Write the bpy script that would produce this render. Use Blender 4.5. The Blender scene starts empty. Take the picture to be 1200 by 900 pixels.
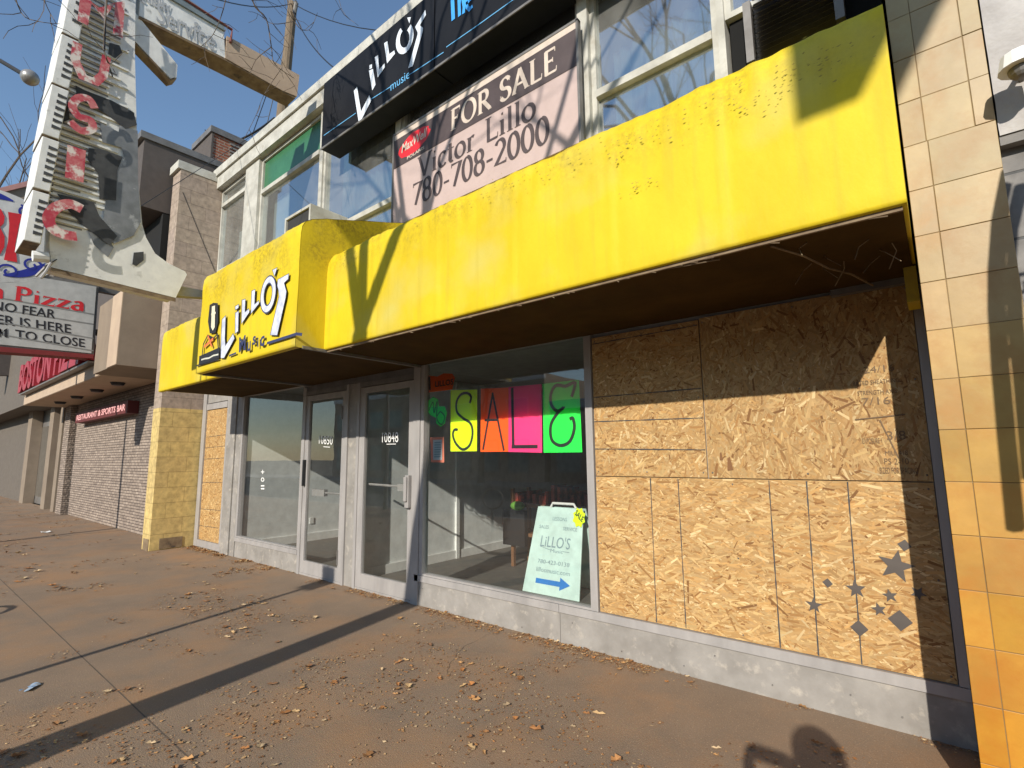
import bpy, math, random
from mathutils import Vector, noise
random.seed(7)
R_=math.radians
scene=bpy.context.scene
col=scene.collection
# ------------------------------------------------------------------ camera calibration
F=605.53; YAW,PIT,ROL=-0.687848,0.139464,-0.010462
CAM=Vector((0,-4.26768,1.73733))
cf=Vector((math.sin(YAW)*math.cos(PIT),math.cos(YAW)*math.cos(PIT),math.sin(PIT)))
r0=Vector((math.cos(YAW),-math.sin(YAW),0)); u0=r0.cross(cf)
cr=r0*math.cos(ROL)+u0*math.sin(ROL); cu=cr.cross(cf)
def ray(x,y): return cf+cr*((x-600)/F)-cu*((y-450)/F)
def PY(x,y,Y=0.0):
    v=ray(x,y); return CAM+v*((Y-CAM.y)/v.y)
def PX(x,y,X):
    v=ray(x,y); return CAM+v*((X-CAM.x)/v.x)
def PZ(x,y,Z=0.0):
    v=ray(x,y); return CAM+v*((Z-CAM.z)/v.z)
cd=bpy.data.cameras.new('camera'); cam=bpy.data.objects.new('camera',cd); col.objects.link(cam)
cd.sensor_width=36; cd.lens=36*F/1200; cd.clip_start=.05; cd.clip_end=2000
from mathutils import Matrix
m=Matrix((cr,cu,-cf)).transposed().to_4x4(); m.translation=CAM; cam.matrix_world=m
scene.camera=cam
# ------------------------------------------------------------------ light
SUN_EL,SUN_AZ=25.7,-15.5      # rays travel towards +Y, leaning to -X
D=Vector((math.sin(R_(SUN_AZ))*math.cos(R_(SUN_EL)),math.cos(R_(SUN_AZ))*math.cos(R_(SUN_EL)),-math.sin(R_(SUN_EL))))
w=bpy.data.worlds.new("World"); scene.world=w; w.use_nodes=True
nt=w.node_tree; bg=nt.nodes['Background']
sky=nt.nodes.new('ShaderNodeTexSky'); sky.sky_type='NISHITA'; sky.sun_disc=False
sky.sun_elevation=R_(SUN_EL); sky.sun_rotation=R_(180+SUN_AZ); sky.air_density=1.2; sky.dust_density=.15; sky.ozone_density=3.0
nt.links.new(sky.outputs[0],bg.inputs[0]); bg.inputs[1].default_value=.128
sl=bpy.data.lights.new('sun','SUN'); sl.energy=4.5; sl.angle=R_(.53); sl.color=(1,.93,.82)
so=bpy.data.objects.new('sun',sl); col.objects.link(so); so.rotation_euler=D.to_track_quat('-Z','Y').to_euler(); so.location=(3,-12,12)
scene.view_settings.view_transform='Standard'; scene.view_settings.look='None'; scene.view_settings.exposure=.35; scene.view_settings.gamma=1
# ------------------------------------------------------------------ mesh builder
class MB:
    def __init__(s): s.v=[]; s.f=[]; s.c=[]
    def quad(s,*p,c=None):
        n=len(s.v); s.v+=[Vector(q) for q in p]; s.f.append(tuple(range(n,n+len(p)))); s.c.append(c); return s
    def box(s,x0,x1,y0,y1,z0,z1,c=None):
        n=len(s.v)
        s.v+=[Vector((x,y,z)) for z in (z0,z1) for y in (y0,y1) for x in (x0,x1)]
        for f in ((0,2,3,1),(4,5,7,6),(0,1,5,4),(2,6,7,3),(0,4,6,2),(1,3,7,5)): s.f.append(tuple(n+i for i in f)); s.c.append(c)
        return s
    def prism(s,pts,ext,c=None):
        n=len(s.v); k=len(pts); ext=Vector(ext)
        s.v+=[Vector(p) for p in pts]+[Vector(p)+ext for p in pts]
        s.f.append(tuple(range(n,n+k))); s.c.append(c)
        s.f.append(tuple(range(n+2*k-1,n+k-1,-1))); s.c.append(c)
        for i in range(k):
            j=(i+1)%k; s.f.append((n+i,n+k+i,n+k+j,n+j)); s.c.append(c)
        return s
    def tube(s,path,rad,seg=8,cap=True,c=None):
        path=[Vector(p) for p in path]
        if not hasattr(rad,'__len__'): rad=[rad]*len(path)
        n0=len(s.v); 
        t=(path[1]-path[0]).normalized(); a=Vector((0,0,1)) if abs(t.z)<.9 else Vector((1,0,0))
        nrm=t.cross(a).normalized()
        for i,p in enumerate(path):
            if i==0: t=path[1]-path[0]
            elif i==len(path)-1: t=path[-1]-path[-2]
            else: t=path[i+1]-path[i-1]
            t.normalize(); nrm=(nrm-t*nrm.dot(t)).normalized(); b=t.cross(nrm)
            for k in range(seg):
                an=2*math.pi*k/seg; s.v.append(p+(nrm*math.cos(an)+b*math.sin(an))*rad[i])
        for i in range(len(path)-1):
            for k in range(seg):
                a0=n0+i*seg+k; a1=n0+i*seg+(k+1)%seg; s.f.append((a0,a1,a1+seg,a0+seg)); s.c.append(c)
        if cap:
            s.f.append(tuple(n0+k for k in range(seg-1,-1,-1))); s.c.append(c)
            s.f.append(tuple(n0+(len(path)-1)*seg+k for k in range(seg))); s.c.append(c)
        return s
    def ball(s,ctr,r,nu=14,nv=9,c=None):
        ctr=Vector(ctr); r=Vector(r) if hasattr(r,'__len__') else Vector((r,r,r)); n=len(s.v)
        for j in range(1,nv):
            th=math.pi*j/nv
            for i in range(nu):
                ph=2*math.pi*i/nu; s.v.append(ctr+Vector((r.x*math.sin(th)*math.cos(ph),r.y*math.sin(th)*math.sin(ph),r.z*math.cos(th))))
        s.v+=[ctr+Vector((0,0,r.z)),ctr-Vector((0,0,r.z))]
        T=len(s.v)-2
        for i in range(nu):
            k=(i+1)%nu; s.f.append((n+i,n+k,T)); s.c.append(c); s.f.append((n+(nv-2)*nu+k,n+(nv-2)*nu+i,T+1)); s.c.append(c)
            for j in range(nv-2): s.f.append((n+j*nu+i,n+(j+1)*nu+i,n+(j+1)*nu+k,n+j*nu+k)); s.c.append(c)
        return s
    def grid(s,rows,c=None):
        n=len(s.v); w_=len(rows[0])
        for r in rows: s.v+=[Vector(p) for p in r]
        for i in range(len(rows)-1):
            for j in range(w_-1): a=n+i*w_+j; s.f.append((a,a+1,a+w_+1,a+w_)); s.c.append(c)
        return s
def build_split(name,mb,mat,parent,**k):
    par=list(range(len(mb.v)))
    def fd(a):
        while par[a]!=a: par[a]=par[par[a]]; a=par[a]
        return a
    for f in mb.f:
        for q in f[1:]: par[fd(q)]=fd(f[0])
    g={}
    for i,f in enumerate(mb.f): g.setdefault(fd(f[0]),[]).append(i)
    outs=[]
    for fs in g.values():
        m2=MB(); mp_={}
        for i in fs:
            ff=[]
            for q in mb.f[i]:
                if q not in mp_: mp_[q]=len(m2.v); m2.v.append(mb.v[q])
                ff.append(mp_[q])
            m2.f.append(tuple(ff)); m2.c.append(mb.c[i])
        outs.append(build(name,m2,mat,parent,**k))
    return outs
def base_of(o):
    while o.parent: o=o.parent
    return o.location
def build(name,mb,mat,parent=None,smooth=False,base=None,bevel=0,label=None,kind=None):
    me=bpy.data.meshes.new(name)
    b=Vector(base) if base is not None else (base_of(parent) if parent else Vector((0,0,0)))
    me.from_pydata([v-b for v in mb.v],[],mb.f); me.validate()
    if any(c is not None for c in mb.c) and len(me.polygons)==len(mb.c):
        at=me.color_attributes.new('tint','FLOAT_COLOR','CORNER')
        for p,c in zip(me.polygons,mb.c):
            c=c or (1,1,1)
            for li in p.loop_indices: at.data[li].color=(*c,1)
    if mat: me.materials.append(mat)
    if smooth:
        for p in me.polygons: p.use_smooth=True
    o=bpy.data.objects.new(name,me); col.objects.link(o)
    if parent: o.parent=parent
    else: o.location=b
    if bevel:
        md=o.modifiers.new('bevel','BEVEL'); md.width=bevel; md.segments=2; md.limit_method='ANGLE'
    if label: o['label']=label
    if kind: o['kind']=kind
    return o
def tag(o,label,cat,group=None):
    o['label']=label; o['category']=cat
    if group: o['group']=group
    return o
def thing(name,loc,label,cat,group=None):
    o=bpy.data.objects.new(name,None); col.objects.link(o); o.location=loc; o.empty_display_size=.1
    return tag(o,label,cat,group)
# ------------------------------------------------------------------ materials
def mat(name,c1,c2=None,sc=6,rough=.7,metal=0,bump=0,bsc=30,contrast=(.35,.65),detail=6,stretch=None,spec=.5,tint=False,c3=None,sc3=1.0,t3=(.5,.7),grime=None,speck=False):
    m=bpy.data.materials.new(name); m.use_nodes=True; n=m.node_tree.nodes; l=m.node_tree.links; b=n['Principled BSDF']
    b.inputs['Roughness'].default_value=rough; b.inputs['Metallic'].default_value=metal; b.inputs['Specular IOR Level'].default_value=spec
    tc=n.new('ShaderNodeTexCoord'); src=tc.outputs['Object']
    if stretch:
        mp=n.new('ShaderNodeMapping'); mp.inputs['Scale'].default_value=stretch; l.new(src,mp.inputs[0]); src=mp.outputs[0]
    out=None
    def ns(scale,d=detail):
        t=n.new('ShaderNodeTexNoise'); t.inputs['Scale'].default_value=scale; t.inputs['Detail'].default_value=d; t.inputs['Roughness'].default_value=.62; l.new(src,t.inputs['Vector']); return t.outputs['Fac']
    def mix(a,bb,f,mode='MIX'):
        x=n.new('ShaderNodeMix'); x.data_type='RGBA'; x.blend_type=mode
        for s_,v in ((x.inputs[6],a),(x.inputs[7],bb)):
            if isinstance(v,tuple): s_.default_value=(*v,1)
            else: l.new(v,s_)
        if isinstance(f,float): x.inputs[0].default_value=f
        else: l.new(f,x.inputs[0])
        return x.outputs[2]
    def rng(f,a,b_):
        r=n.new('ShaderNodeMapRange'); r.inputs[1].default_value=a; r.inputs[2].default_value=b_; l.new(f,r.inputs[0]); return r.outputs[0]
    c=c1
    if c2: c=mix(c1,c2,rng(ns(sc),*contrast))
    else:
        c=mix(c1,tuple(x*.82 for x in c1),rng(ns(sc),*contrast))
    if c3: c=mix(c,c3,rng(ns(sc3,9),*t3))
    if grime:
        z0,z1,gc=grime; sx=n.new('ShaderNodeSeparateXYZ'); l.new(tc.outputs['Object'],sx.inputs[0])
        hz=rng(sx.outputs['Z'],z0,z1); no_=n.new('ShaderNodeTexNoise'); no_.inputs['Scale'].default_value=24; no_.inputs['Detail'].default_value=9; no_.inputs['Roughness'].default_value=.75
        l.new(tc.outputs['Object'],no_.inputs['Vector']); nn2=n.new('ShaderNodeTexNoise'); nn2.inputs['Scale'].default_value=2.3; l.new(tc.outputs['Object'],nn2.inputs['Vector'])
        a1=n.new('ShaderNodeMath'); a1.operation='MULTIPLY'; l.new(rng(no_.outputs['Fac'],.42,.62),a1.inputs[0]); l.new(rng(nn2.outputs['Fac'],.36,.58),a1.inputs[1])
        a2=n.new('ShaderNodeMath'); a2.operation='MULTIPLY'; l.new(a1.outputs[0],a2.inputs[0]); l.new(hz,a2.inputs[1]); c=mix(c,gc,a2.outputs[0])
        no3=n.new('ShaderNodeTexNoise'); no3.inputs['Scale'].default_value=1.4; no3.inputs['Detail'].default_value=8; l.new(tc.outputs['Object'],no3.inputs['Vector'])
        a3=n.new('ShaderNodeMath'); a3.operation='MULTIPLY'; l.new(rng(no3.outputs['Fac'],.5,.75),a3.inputs[0]); a3.inputs[1].default_value=.9; c=mix(c,(.52,.44,.1),a3.outputs[0])
    if grime:
        st=n.new('ShaderNodeMapping'); st.inputs['Scale'].default_value=(9,1,.8); l.new(tc.outputs['Object'],st.inputs[0]); n4=n.new('ShaderNodeTexNoise'); n4.inputs['Scale'].default_value=1.3; n4.inputs['Detail'].default_value=6; l.new(st.outputs[0],n4.inputs['Vector'])
        a4=n.new('ShaderNodeMath'); a4.operation='MULTIPLY'; l.new(rng(n4.outputs['Fac'],.52,.72),a4.inputs[0]); a4.inputs[1].default_value=.35; c=mix(c,(.42,.32,.03),a4.outputs[0])
    if speck:
        c=mix(c,(.1,.07,.045),rng(ns(45,3),.62,.8)); c=mix(c,(.4,.29,.19),rng(ns(90,2),.6,.74)); c=mix(c,(.11,.08,.055),rng(ns(.55,7),.6,.85))
    if tint:
        at=n.new('ShaderNodeAttribute'); at.attribute_name='tint'; c=mix(c,at.outputs['Color'],1.0,'MULTIPLY')
    l.new(c,b.inputs['Base Color'])
    if bump:
        bp=n.new('ShaderNodeBump'); bp.inputs['Strength'].default_value=1; bp.inputs['Distance'].default_value=bump; l.new(ns(bsc,4),bp.inputs['Height']); l.new(bp.outputs[0],b.inputs['Normal'])
    m['h']=1
    return m
def brick(name,ca,cb,cm,bw,rh,mortar=.01,axis='X',rough=.9,bump=.004,noise_bump=.004,off=.5,squash=1,nsc=12,extra=None):
    m=bpy.data.materials.new(name); m.use_nodes=True; n=m.node_tree.nodes; l=m.node_tree.links; b=n['Principled BSDF']; b.inputs['Roughness'].default_value=rough
    tc=n.new('ShaderNodeTexCoord'); sp=n.new('ShaderNodeSeparateXYZ'); cb_=n.new('ShaderNodeCombineXYZ'); l.new(tc.outputs['Object'],sp.inputs[0])
    if axis=='XY':
        ad=n.new('ShaderNodeMath'); ad.operation='ADD'; l.new(sp.outputs['X'],ad.inputs[0]); l.new(sp.outputs['Y'],ad.inputs[1]); l.new(ad.outputs[0],cb_.inputs['X'])
    else: l.new(sp.outputs[axis],cb_.inputs['X'])
    l.new(sp.outputs['Z'],cb_.inputs['Y'])
    br=n.new('ShaderNodeTexBrick'); br.inputs['Scale'].default_value=1; br.inputs['Brick Width'].default_value=bw; br.inputs['Row Height'].default_value=rh; br.inputs['Mortar Size'].default_value=mortar
    br.inputs['Color1'].default_value=(*ca,1); br.inputs['Color2'].default_value=(*cb,1); br.inputs['Mortar'].default_value=(*cm,1); br.offset=off; br.inputs['Bias'].default_value=0; br.inputs['Mortar Smooth'].default_value=.3
    l.new(cb_.outputs[0],br.inputs['Vector'])
    no=n.new('ShaderNodeTexNoise'); no.inputs['Scale'].default_value=nsc; no.inputs['Detail'].default_value=7; l.new(tc.outputs['Object'],no.inputs['Vector'])
    r=n.new('ShaderNodeMapRange'); r.inputs[1].default_value=.3; r.inputs[2].default_value=.7; r.inputs[3].default_value=.72; r.inputs[4].default_value=1.15; l.new(no.outputs['Fac'],r.inputs[0])
    x=n.new('ShaderNodeMix'); x.data_type='RGBA'; x.blend_type='MULTIPLY'; x.inputs[0].default_value=1; l.new(br.outputs['Color'],x.inputs[6]); l.new(r.outputs[0],x.inputs[7]); 
    out=x.outputs[2]
    if extra:   # paint above/below a height: (z, colour factor)
        z,ccol=extra
        g=n.new('ShaderNodeMath'); g.operation='GREATER_THAN'; g.inputs[1].default_value=z; l.new(sp.outputs['Z'],g.inputs[0])
        y=n.new('ShaderNodeMix'); y.data_type='RGBA'; y.blend_type='MULTIPLY'; y.inputs[7].default_value=(*ccol,1); l.new(g.outputs[0],y.inputs[0]); l.new(out,y.inputs[6]); out=y.outputs[2]
    l.new(out,b.inputs['Base Color'])
    bp=n.new('ShaderNodeBump'); bp.inputs['Distance'].default_value=bump; bp.invert=True; l.new(br.outputs['Fac'],bp.inputs['Height'])
    bp2=n.new('ShaderNodeBump'); bp2.inputs['Distance'].default_value=noise_bump; l.new(no.outputs['Fac'],bp2.inputs['Height']); l.new(bp.outputs[0],bp2.inputs['Normal']); l.new(bp2.outputs[0],b.inputs['Normal'])
    return m
def glass(name,tint=(.9,.95,.93),refl=.08,gl=(1,1,1),haze=0,rg=0.0):
    m=bpy.data.materials.new(name); m.use_nodes=True; n=m.node_tree.nodes; l=m.node_tree.links; n.remove(n['Principled BSDF'])
    t=n.new('ShaderNodeBsdfTransparent'); t.inputs[0].default_value=(*tint,1); g=n.new('ShaderNodeBsdfGlossy'); g.inputs['Roughness'].default_value=rg; g.inputs[0].default_value=(*gl,1)
    lw=n.new('ShaderNodeFresnel'); lw.inputs[0].default_value=1.5
    a=n.new('ShaderNodeMath'); a.operation='ADD'; a.use_clamp=True; a.inputs[1].default_value=refl; l.new(lw.outputs[0],a.inputs[0])
    mx=n.new('ShaderNodeMixShader'); l.new(a.outputs[0],mx.inputs[0]); l.new(t.outputs[0],mx.inputs[1]); l.new(g.outputs[0],mx.inputs[2]); l.new(mx.outputs[0],n['Material Output'].inputs[0])
    if haze:
        df=n.new('ShaderNodeBsdfDiffuse'); df.inputs[0].default_value=(.5,.5,.47,1); m2=n.new('ShaderNodeMixShader'); dn=n.new('ShaderNodeTexNoise'); dn.inputs['Scale'].default_value=3; dn.inputs['Detail'].default_value=8
        mr=n.new('ShaderNodeMapRange'); mr.inputs[1].default_value=.3; mr.inputs[2].default_value=.7; mr.inputs[3].default_value=haze*.5; mr.inputs[4].default_value=haze*1.5; l.new(dn.outputs['Fac'],mr.inputs[0]); l.new(mr.outputs[0],m2.inputs[0])
        l.new(mx.outputs[0],m2.inputs[1]); l.new(df.outputs[0],m2.inputs[2]); l.new(m2.outputs[0],n['Material Output'].inputs[0])
    tc=n.new('ShaderNodeTexCoord'); no=n.new('ShaderNodeTexNoise'); no.inputs['Scale'].default_value=1.2; l.new(tc.outputs['Object'],no.inputs[0])
    bp=n.new('ShaderNodeBump'); bp.inputs['Distance'].default_value=.0012; l.new(no.outputs['Fac'],bp.inputs['Height']); l.new(bp.outputs[0],g.inputs['Normal'])
    return m
M={}
M['walk']=mat('sidewalk_concrete',(.25,.172,.11),(.19,.135,.09),1.7,.88,bump=.004,bsc=110,contrast=(.3,.7),c3=(.32,.175,.08),sc3=1.1,t3=(.46,.76),speck=True)
M['joint']=mat('joint_dirt',(.11,.08,.055),rough=.95)
M['road']=mat('asphalt',(.05,.05,.05),(.065,.063,.06),3,.9,bump=.004,bsc=90)
M['kerb']=mat('kerb_concrete',(.3,.28,.25),rough=.9,bump=.003)
M['earth']=mat('earth',(.13,.11,.08),rough=1)
M['alu']=mat('aluminium_frame',(.37,.35,.335),(.29,.275,.265),5,.5,.1,stretch=(1,1,.3),bump=.0006,bsc=40,c3=(.3,.28,.26),sc3=7,t3=(.6,.8))
M['alud']=mat('dark_aluminium',(.2,.19,.18),(.14,.13,.12),5,.5,.3)
M['base']=mat('galvanised_base_panel',(.33,.31,.285),(.21,.195,.175),3.2,.6,.05,bump=.0012,bsc=18,contrast=(.3,.7),c3=(.5,.45,.38),sc3=9,t3=(.55,.8))
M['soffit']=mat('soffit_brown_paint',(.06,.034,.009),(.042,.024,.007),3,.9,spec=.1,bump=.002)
M['yellow']=mat('yellow_awning_paint',(.66,.51,.02),(.54,.39,.01),1.3,.6,spec=.2,bump=.004,bsc=9,contrast=(.3,.7),stretch=(1,1,.6),grime=(.62,1.1,(.33,.235,.02)))
M['white']=mat('weathered_white_paint',(.5,.49,.44),(.35,.34,.3),4,.7,bump=.002,c3=(.33,.3,.24),sc3=6,t3=(.56,.78))
M['whitep']=mat('clean_white_paint',(.78,.78,.76),rough=.6)
M['wall_in']=mat('interior_plaster',(.76,.78,.77),rough=.85)
M['floor_in']=mat('interior_floor',(.12,.115,.1),(.09,.085,.08),8,.6)
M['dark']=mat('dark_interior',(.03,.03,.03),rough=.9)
M['black']=mat('black_paint',(.012,.012,.014),rough=.5)
M['ink']=mat('black_marker_ink',(.015,.015,.02),rough=.6)
M['navy']=mat('black_sign_panel',(.008,.0085,.011),(.013,.014,.017),2,.55,spec=.15,bump=.0015,bsc=3)
M['silver']=mat('pale_letter_paint',(.7,.76,.82),(.55,.6,.68),5,.5)
M['cyan']=mat('blue_letter_paint',(.05,.35,.85),rough=.5)
M['pink']=mat('faded_pink_vinyl',(.47,.36,.335),(.42,.32,.295),3,.6,bump=.002,bsc=6)
M['brownink']=mat('dark_brown_print',(.05,.034,.034),(.07,.05,.05),4,.6)
M['cream']=mat('cream_vinyl',(.6,.5,.42),rough=.6)
M['red']=mat('red_sign_paint',(.65,.02,.03),rough=.45)
M['redw']=mat('worn_red_paint',(.42,.035,.06),(.52,.17,.17),9,.6,contrast=(.4,.6),c3=(.66,.6,.55),sc3=8,t3=(.5,.6))
M['blue']=mat('deep_blue_paint',(.02,.03,.3),rough=.4)
M['arrowblue']=mat('bright_blue_print',(.01,.2,.62),rough=.5)
M['steel']=mat('sign_sheet_metal',(.8,.8,.76),(.68,.68,.65),6,.5,.1,bump=.002,bsc=10,c3=(.3,.29,.26),sc3=5,t3=(.6,.75))
M['bare']=mat('bare_grey_metal',(.25,.26,.27),(.16,.17,.175),5,.5,.3,c3=(.4,.41,.41),sc3=8,t3=(.6,.7))
M['charcoal']=mat('dark_grey_patch',(.06,.063,.065),(.035,.037,.04),9,.7)  # flat charcoal for the sign patches, vent slots and board lines
M['dkbrown']=mat('brown_underside',(.23,.17,.1),(.13,.085,.05),7,.8,c3=(.05,.04,.03),sc3=4,t3=(.6,.7))  # mottled brown with darker blotches, mostly for undersides
M['beige']=mat('beige_stucco',(.46,.35,.25),(.4,.3,.22),3,.85,bump=.001)
M['taupe']=mat('taupe_stucco',(.24,.19,.14),(.2,.155,.115),2,.85,bump=.002)
M['farwall']=mat('shaded_far_stucco',(.13,.11,.09),rough=.9,bump=.002)  # darker tone paints in the shade on the far storefronts
M['tower']=mat('dark_brown_cladding',(.085,.07,.062),rough=.8)
M['void']=mat('unlit_opening',(.006,.006,.006),rough=1)
M['wood']=mat('weathered_pole_wood',(.2,.15,.1),(.12,.09,.06),10,.9,stretch=(3,3,.3))
M['bark']=mat('bark',(.13,.1,.075),(.08,.06,.045),12,.95,bump=.004,bsc=30)
M['stucco']=mat('rough_white_stucco',(.42,.40,.38),(.33,.31,.3),3,.9,bump=.02,bsc=5,c3=(.4,.38,.36),sc3=9,t3=(.58,.7))
M['shade']=mat('shaded_grey_wall',(.2,.19,.18),rough=.9,bump=.003)  # grey darkened to stand for the shaded neighbour wall
M['tile']=mat('glazed_stone_tile',(1,.99,.97),(.74,.72,.7),2.2,.5,tint=True,bump=.0015,bsc=9,c3=(.8,.66,.5),sc3=5,t3=(.46,.66))
M['osb']=mat('oriented_strand_board',(1,1,1),(.93,.93,.93),25,.75,tint=True)
M['green_glass']=mat('green_spandrel_glass',(.035,.13,.06),(.045,.16,.075),2,.25)
M['teal_curtain']=mat('teal_curtain',(.17,.26,.28),(.12,.19,.2),9,.9,stretch=(6,6,.3))
M['metalball']=mat('grey_lamp_ball',(.35,.34,.32),(.25,.24,.23),4,.35,.4)
M['leaf']=mat('dry_leaf',(1,1,1),(.8,.8,.8),30,.8,tint=True)
M['board']=mat('sandwich_board_plastic',(.6,.8,.74),rough=.45)
M['greyink']=mat('grey_print',(.25,.36,.4),rough=.6)
def fl(name,c):
    m=mat(name,c,c,5,.6); return m
M['pap_y']=fl('neon_yellow_card',(.75,1.0,.0)); M['pap_o']=fl('neon_orange_card',(1.0,.13,.005)); M['pap_p']=fl('neon_pink_card',(1.0,.05,.25)); M['pap_g']=fl('neon_green_card',(.02,.9,.09))
M['star']=mat('grey_star_sticker',(.1,.085,.075),rough=.5,metal=.1)
M['glass_low']=glass('shop_window_glass',(.95,.97,.96),.08,(1,1,1),.02)
M['glass_up']=glass('upper_window_glass',(.65,.75,.75),.45,(.9,.97,1),.16,.035)
M['louvre']=mat('louvre_grey_metal',(.27,.25,.22),rough=.6,metal=.3)
M['brickred']=brick('red_brick',(.32,.1,.05),(.22,.07,.04),(.3,.25,.2),.22,.07,.01,axis='XY')
M['blockw']=brick('painted_concrete_block',(.56,.42,.16),(.5,.37,.15),(.36,.26,.1),.62,.3,.005,axis='XY',extra=(2.78,(.62,.66,1.35)),bump=.003)
M['stone']=brick('stacked_stone_cladding',(.36,.29,.235),(.24,.19,.155),(.06,.045,.035),.24,.07,.007,axis='XY',bump=.02,noise_bump=.03,nsc=16,off=.37)
M['jacket']=mat('dark_blue_jacket',(.03,.035,.06),rough=.9,bump=.003); M['jeans']=mat('denim',(.06,.09,.16),rough=.9); M['skin']=mat('skin',(.5,.3,.22),rough=.6); M['hair']=mat('dark_hair',(.03,.02,.015),rough=.8)
M['lens']=mat('phone_black',(.01,.01,.012),rough=.2)
# ------------------------------------------------------------------ flat lettering helpers
_K=[0]
def ribbon(mb,pts,w,nrm,closed=False):
    """flat ribbon through 3D points, w = width (number, list or function of direction)"""
    pts=[Vector(p) for p in pts]; nrm=Vector(nrm).normalized(); L=[];Rr=[]
    off=nrm*(_K[0]%12)*.00018; _K[0]+=1
    for i,p in enumerate(pts):
        if closed: a=pts[(i-1)%len(pts)]; b=pts[(i+1)%len(pts)]
        else: a=pts[max(i-1,0)]; b=pts[min(i+1,len(pts)-1)]
        t=(b-a).normalized(); s=t.cross(nrm)
        ww=(w(t) if callable(w) else (w[i] if hasattr(w,'__len__') else w))/2
        if 0<i<len(pts)-1:
            c=(pts[i]-a).normalized().dot((b-pts[i]).normalized()); ww/=max(.75,math.sqrt(max(.01,(1+c)/2)))
        L.append(p+s*ww+off); Rr.append(p-s*ww+off)
    n=len(pts)
    k0=len(mb.v); mb.v+=L+Rr
    for i in range(n if closed else n-1):
        j=(i+1)%n; mb.f.append((k0+i,k0+j,k0+n+j,k0+n+i)); mb.c.append(None)
def poly(mb,pts,nrm,lift=0):
    off=Vector(nrm).normalized()*((_K[0]%12)*.00018+lift); _K[0]+=1
    mb.quad(*[Vector(p)+off for p in pts])
def arc(cx,cy,rx,ry,a0,a1,n=12): return [(cx+rx*math.cos(R_(a0+(a1-a0)*i/n)),cy+ry*math.sin(R_(a0+(a1-a0)*i/n))) for i in range(n+1)]
S=arc(.3,.74,.2,.24,20,270,12)+arc(.3,.25,.22,.25,90,-160,12)
GL={ # serif pen letters: (advance, strokes, serif ticks)
'F':(.62,[[(.16,0),(.16,1)],[(.12,.975),(.55,.975)],[(.16,.52),(.42,.52)]],[(.03,.3,.015),(.03,.2,.985)],[[(.55,1.0),(.55,.8)],[(.42,.62),(.42,.42)]]),
'O':(.86,[arc(.42,.5,.35,.5,90,450,28)],[],[]),
'R':(.72,[[(.16,0),(.16,1)],[(.1,.975),(.36,.975)]+arc(.36,.74,.18,.235,90,-90,10)+[(.18,.505)],[(.34,.5),(.68,.02)]],[(.03,.3,.015),(.6,.76,.015),(.03,.2,.985)],[]),
'S':(.6,[S],[],[[(.5,.96),(.5,.76)],[(.08,.26),(.08,.04)]]),
'A':(.78,[[(.08,0),(.39,1)],[(.37,1),(.7,0)],[(.2,.34),(.56,.34)]],[(0,.2,.015),(.58,.82,.015)],[]),
'L':(.6,[[(.16,0),(.16,1)],[(.12,.025),(.55,.025)]],[(.03,.3,.985)],[[(.56,0),(.58,.22)]]),
'E':(.62,[[(.16,0),(.16,1)],[(.12,.975),(.54,.975)],[(.16,.52),(.44,.52)],[(.12,.025),(.56,.025)]],[],[[(.54,1),(.54,.82)],[(.44,.62),(.44,.42)],[(.57,0),(.59,.2)]]),
'V':(.76,[[(.08,1),(.4,0)],[(.38,0),(.68,1)]],[(-.02,.2,.985),(.58,.8,.985)],[]),
'i':(.3,[[(.15,0),(.15,.62)],[(.12,.86),(.19,.86)]],[(.03,.27,.015),(.04,.15,.6)],[]),
'c':(.48,[arc(.27,.31,.2,.32,45,320,16)],[],[]),
't':(.36,[[(.16,.82),(.16,.12)]+arc(.26,.13,.1,.13,180,300,5)],[(.02,.34,.6)],[]),
'o':(.56,[arc(.27,.31,.22,.32,90,450,22)],[],[]),
'r':(.42,[[(.14,0),(.14,.62)],[(.16,.45)]+arc(.28,.46,.12,.15,150,50,6)],[(.02,.28,.015),(.03,.14,.6)],[]),
'l':(.3,[[(.15,0),(.15,1)]],[(.03,.27,.015),(.04,.15,.985)],[]),
'7':(.56,[[(.06,.95),(.52,.95),(.2,0)]],[],[[(.06,1),(.06,.82)]]),
'8':(.56,[arc(.28,.74,.17,.24,90,450,20),arc(.28,.26,.2,.27,90,450,20)],[],[]),
'0':(.56,[arc(.28,.48,.21,.49,90,450,24)],[],[]),
'2':(.56,[arc(.27,.72,.19,.26,160,-30,12)+[(.08,.04),(.52,.04)]],[],[[(.52,0),(.53,.16)]]),
'-':(.38,[[(.05,.36),(.33,.36)]],[],[]),
'P':(.62,[[(.16,0),(.16,1)],[(.1,.975),(.34,.975)]+arc(.34,.73,.19,.245,90,-90,10)+[(.18,.485)]],[(.03,.32,.015),(.03,.2,.985)],[]),
'z':(.52,[[(.06,.6),(.44,.6),(.06,.03),(.46,.03)]],[],[[(.06,.64),(.06,.46)],[(.46,0),(.47,.18)]]),
'a':(.52,[arc(.25,.46,.15,.17,150,10,7)+[(.4,.08),(.48,.02)],arc(.24,.18,.17,.18,60,330,12)],[],[]),
' ':(.4,[],[],[])}
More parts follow.
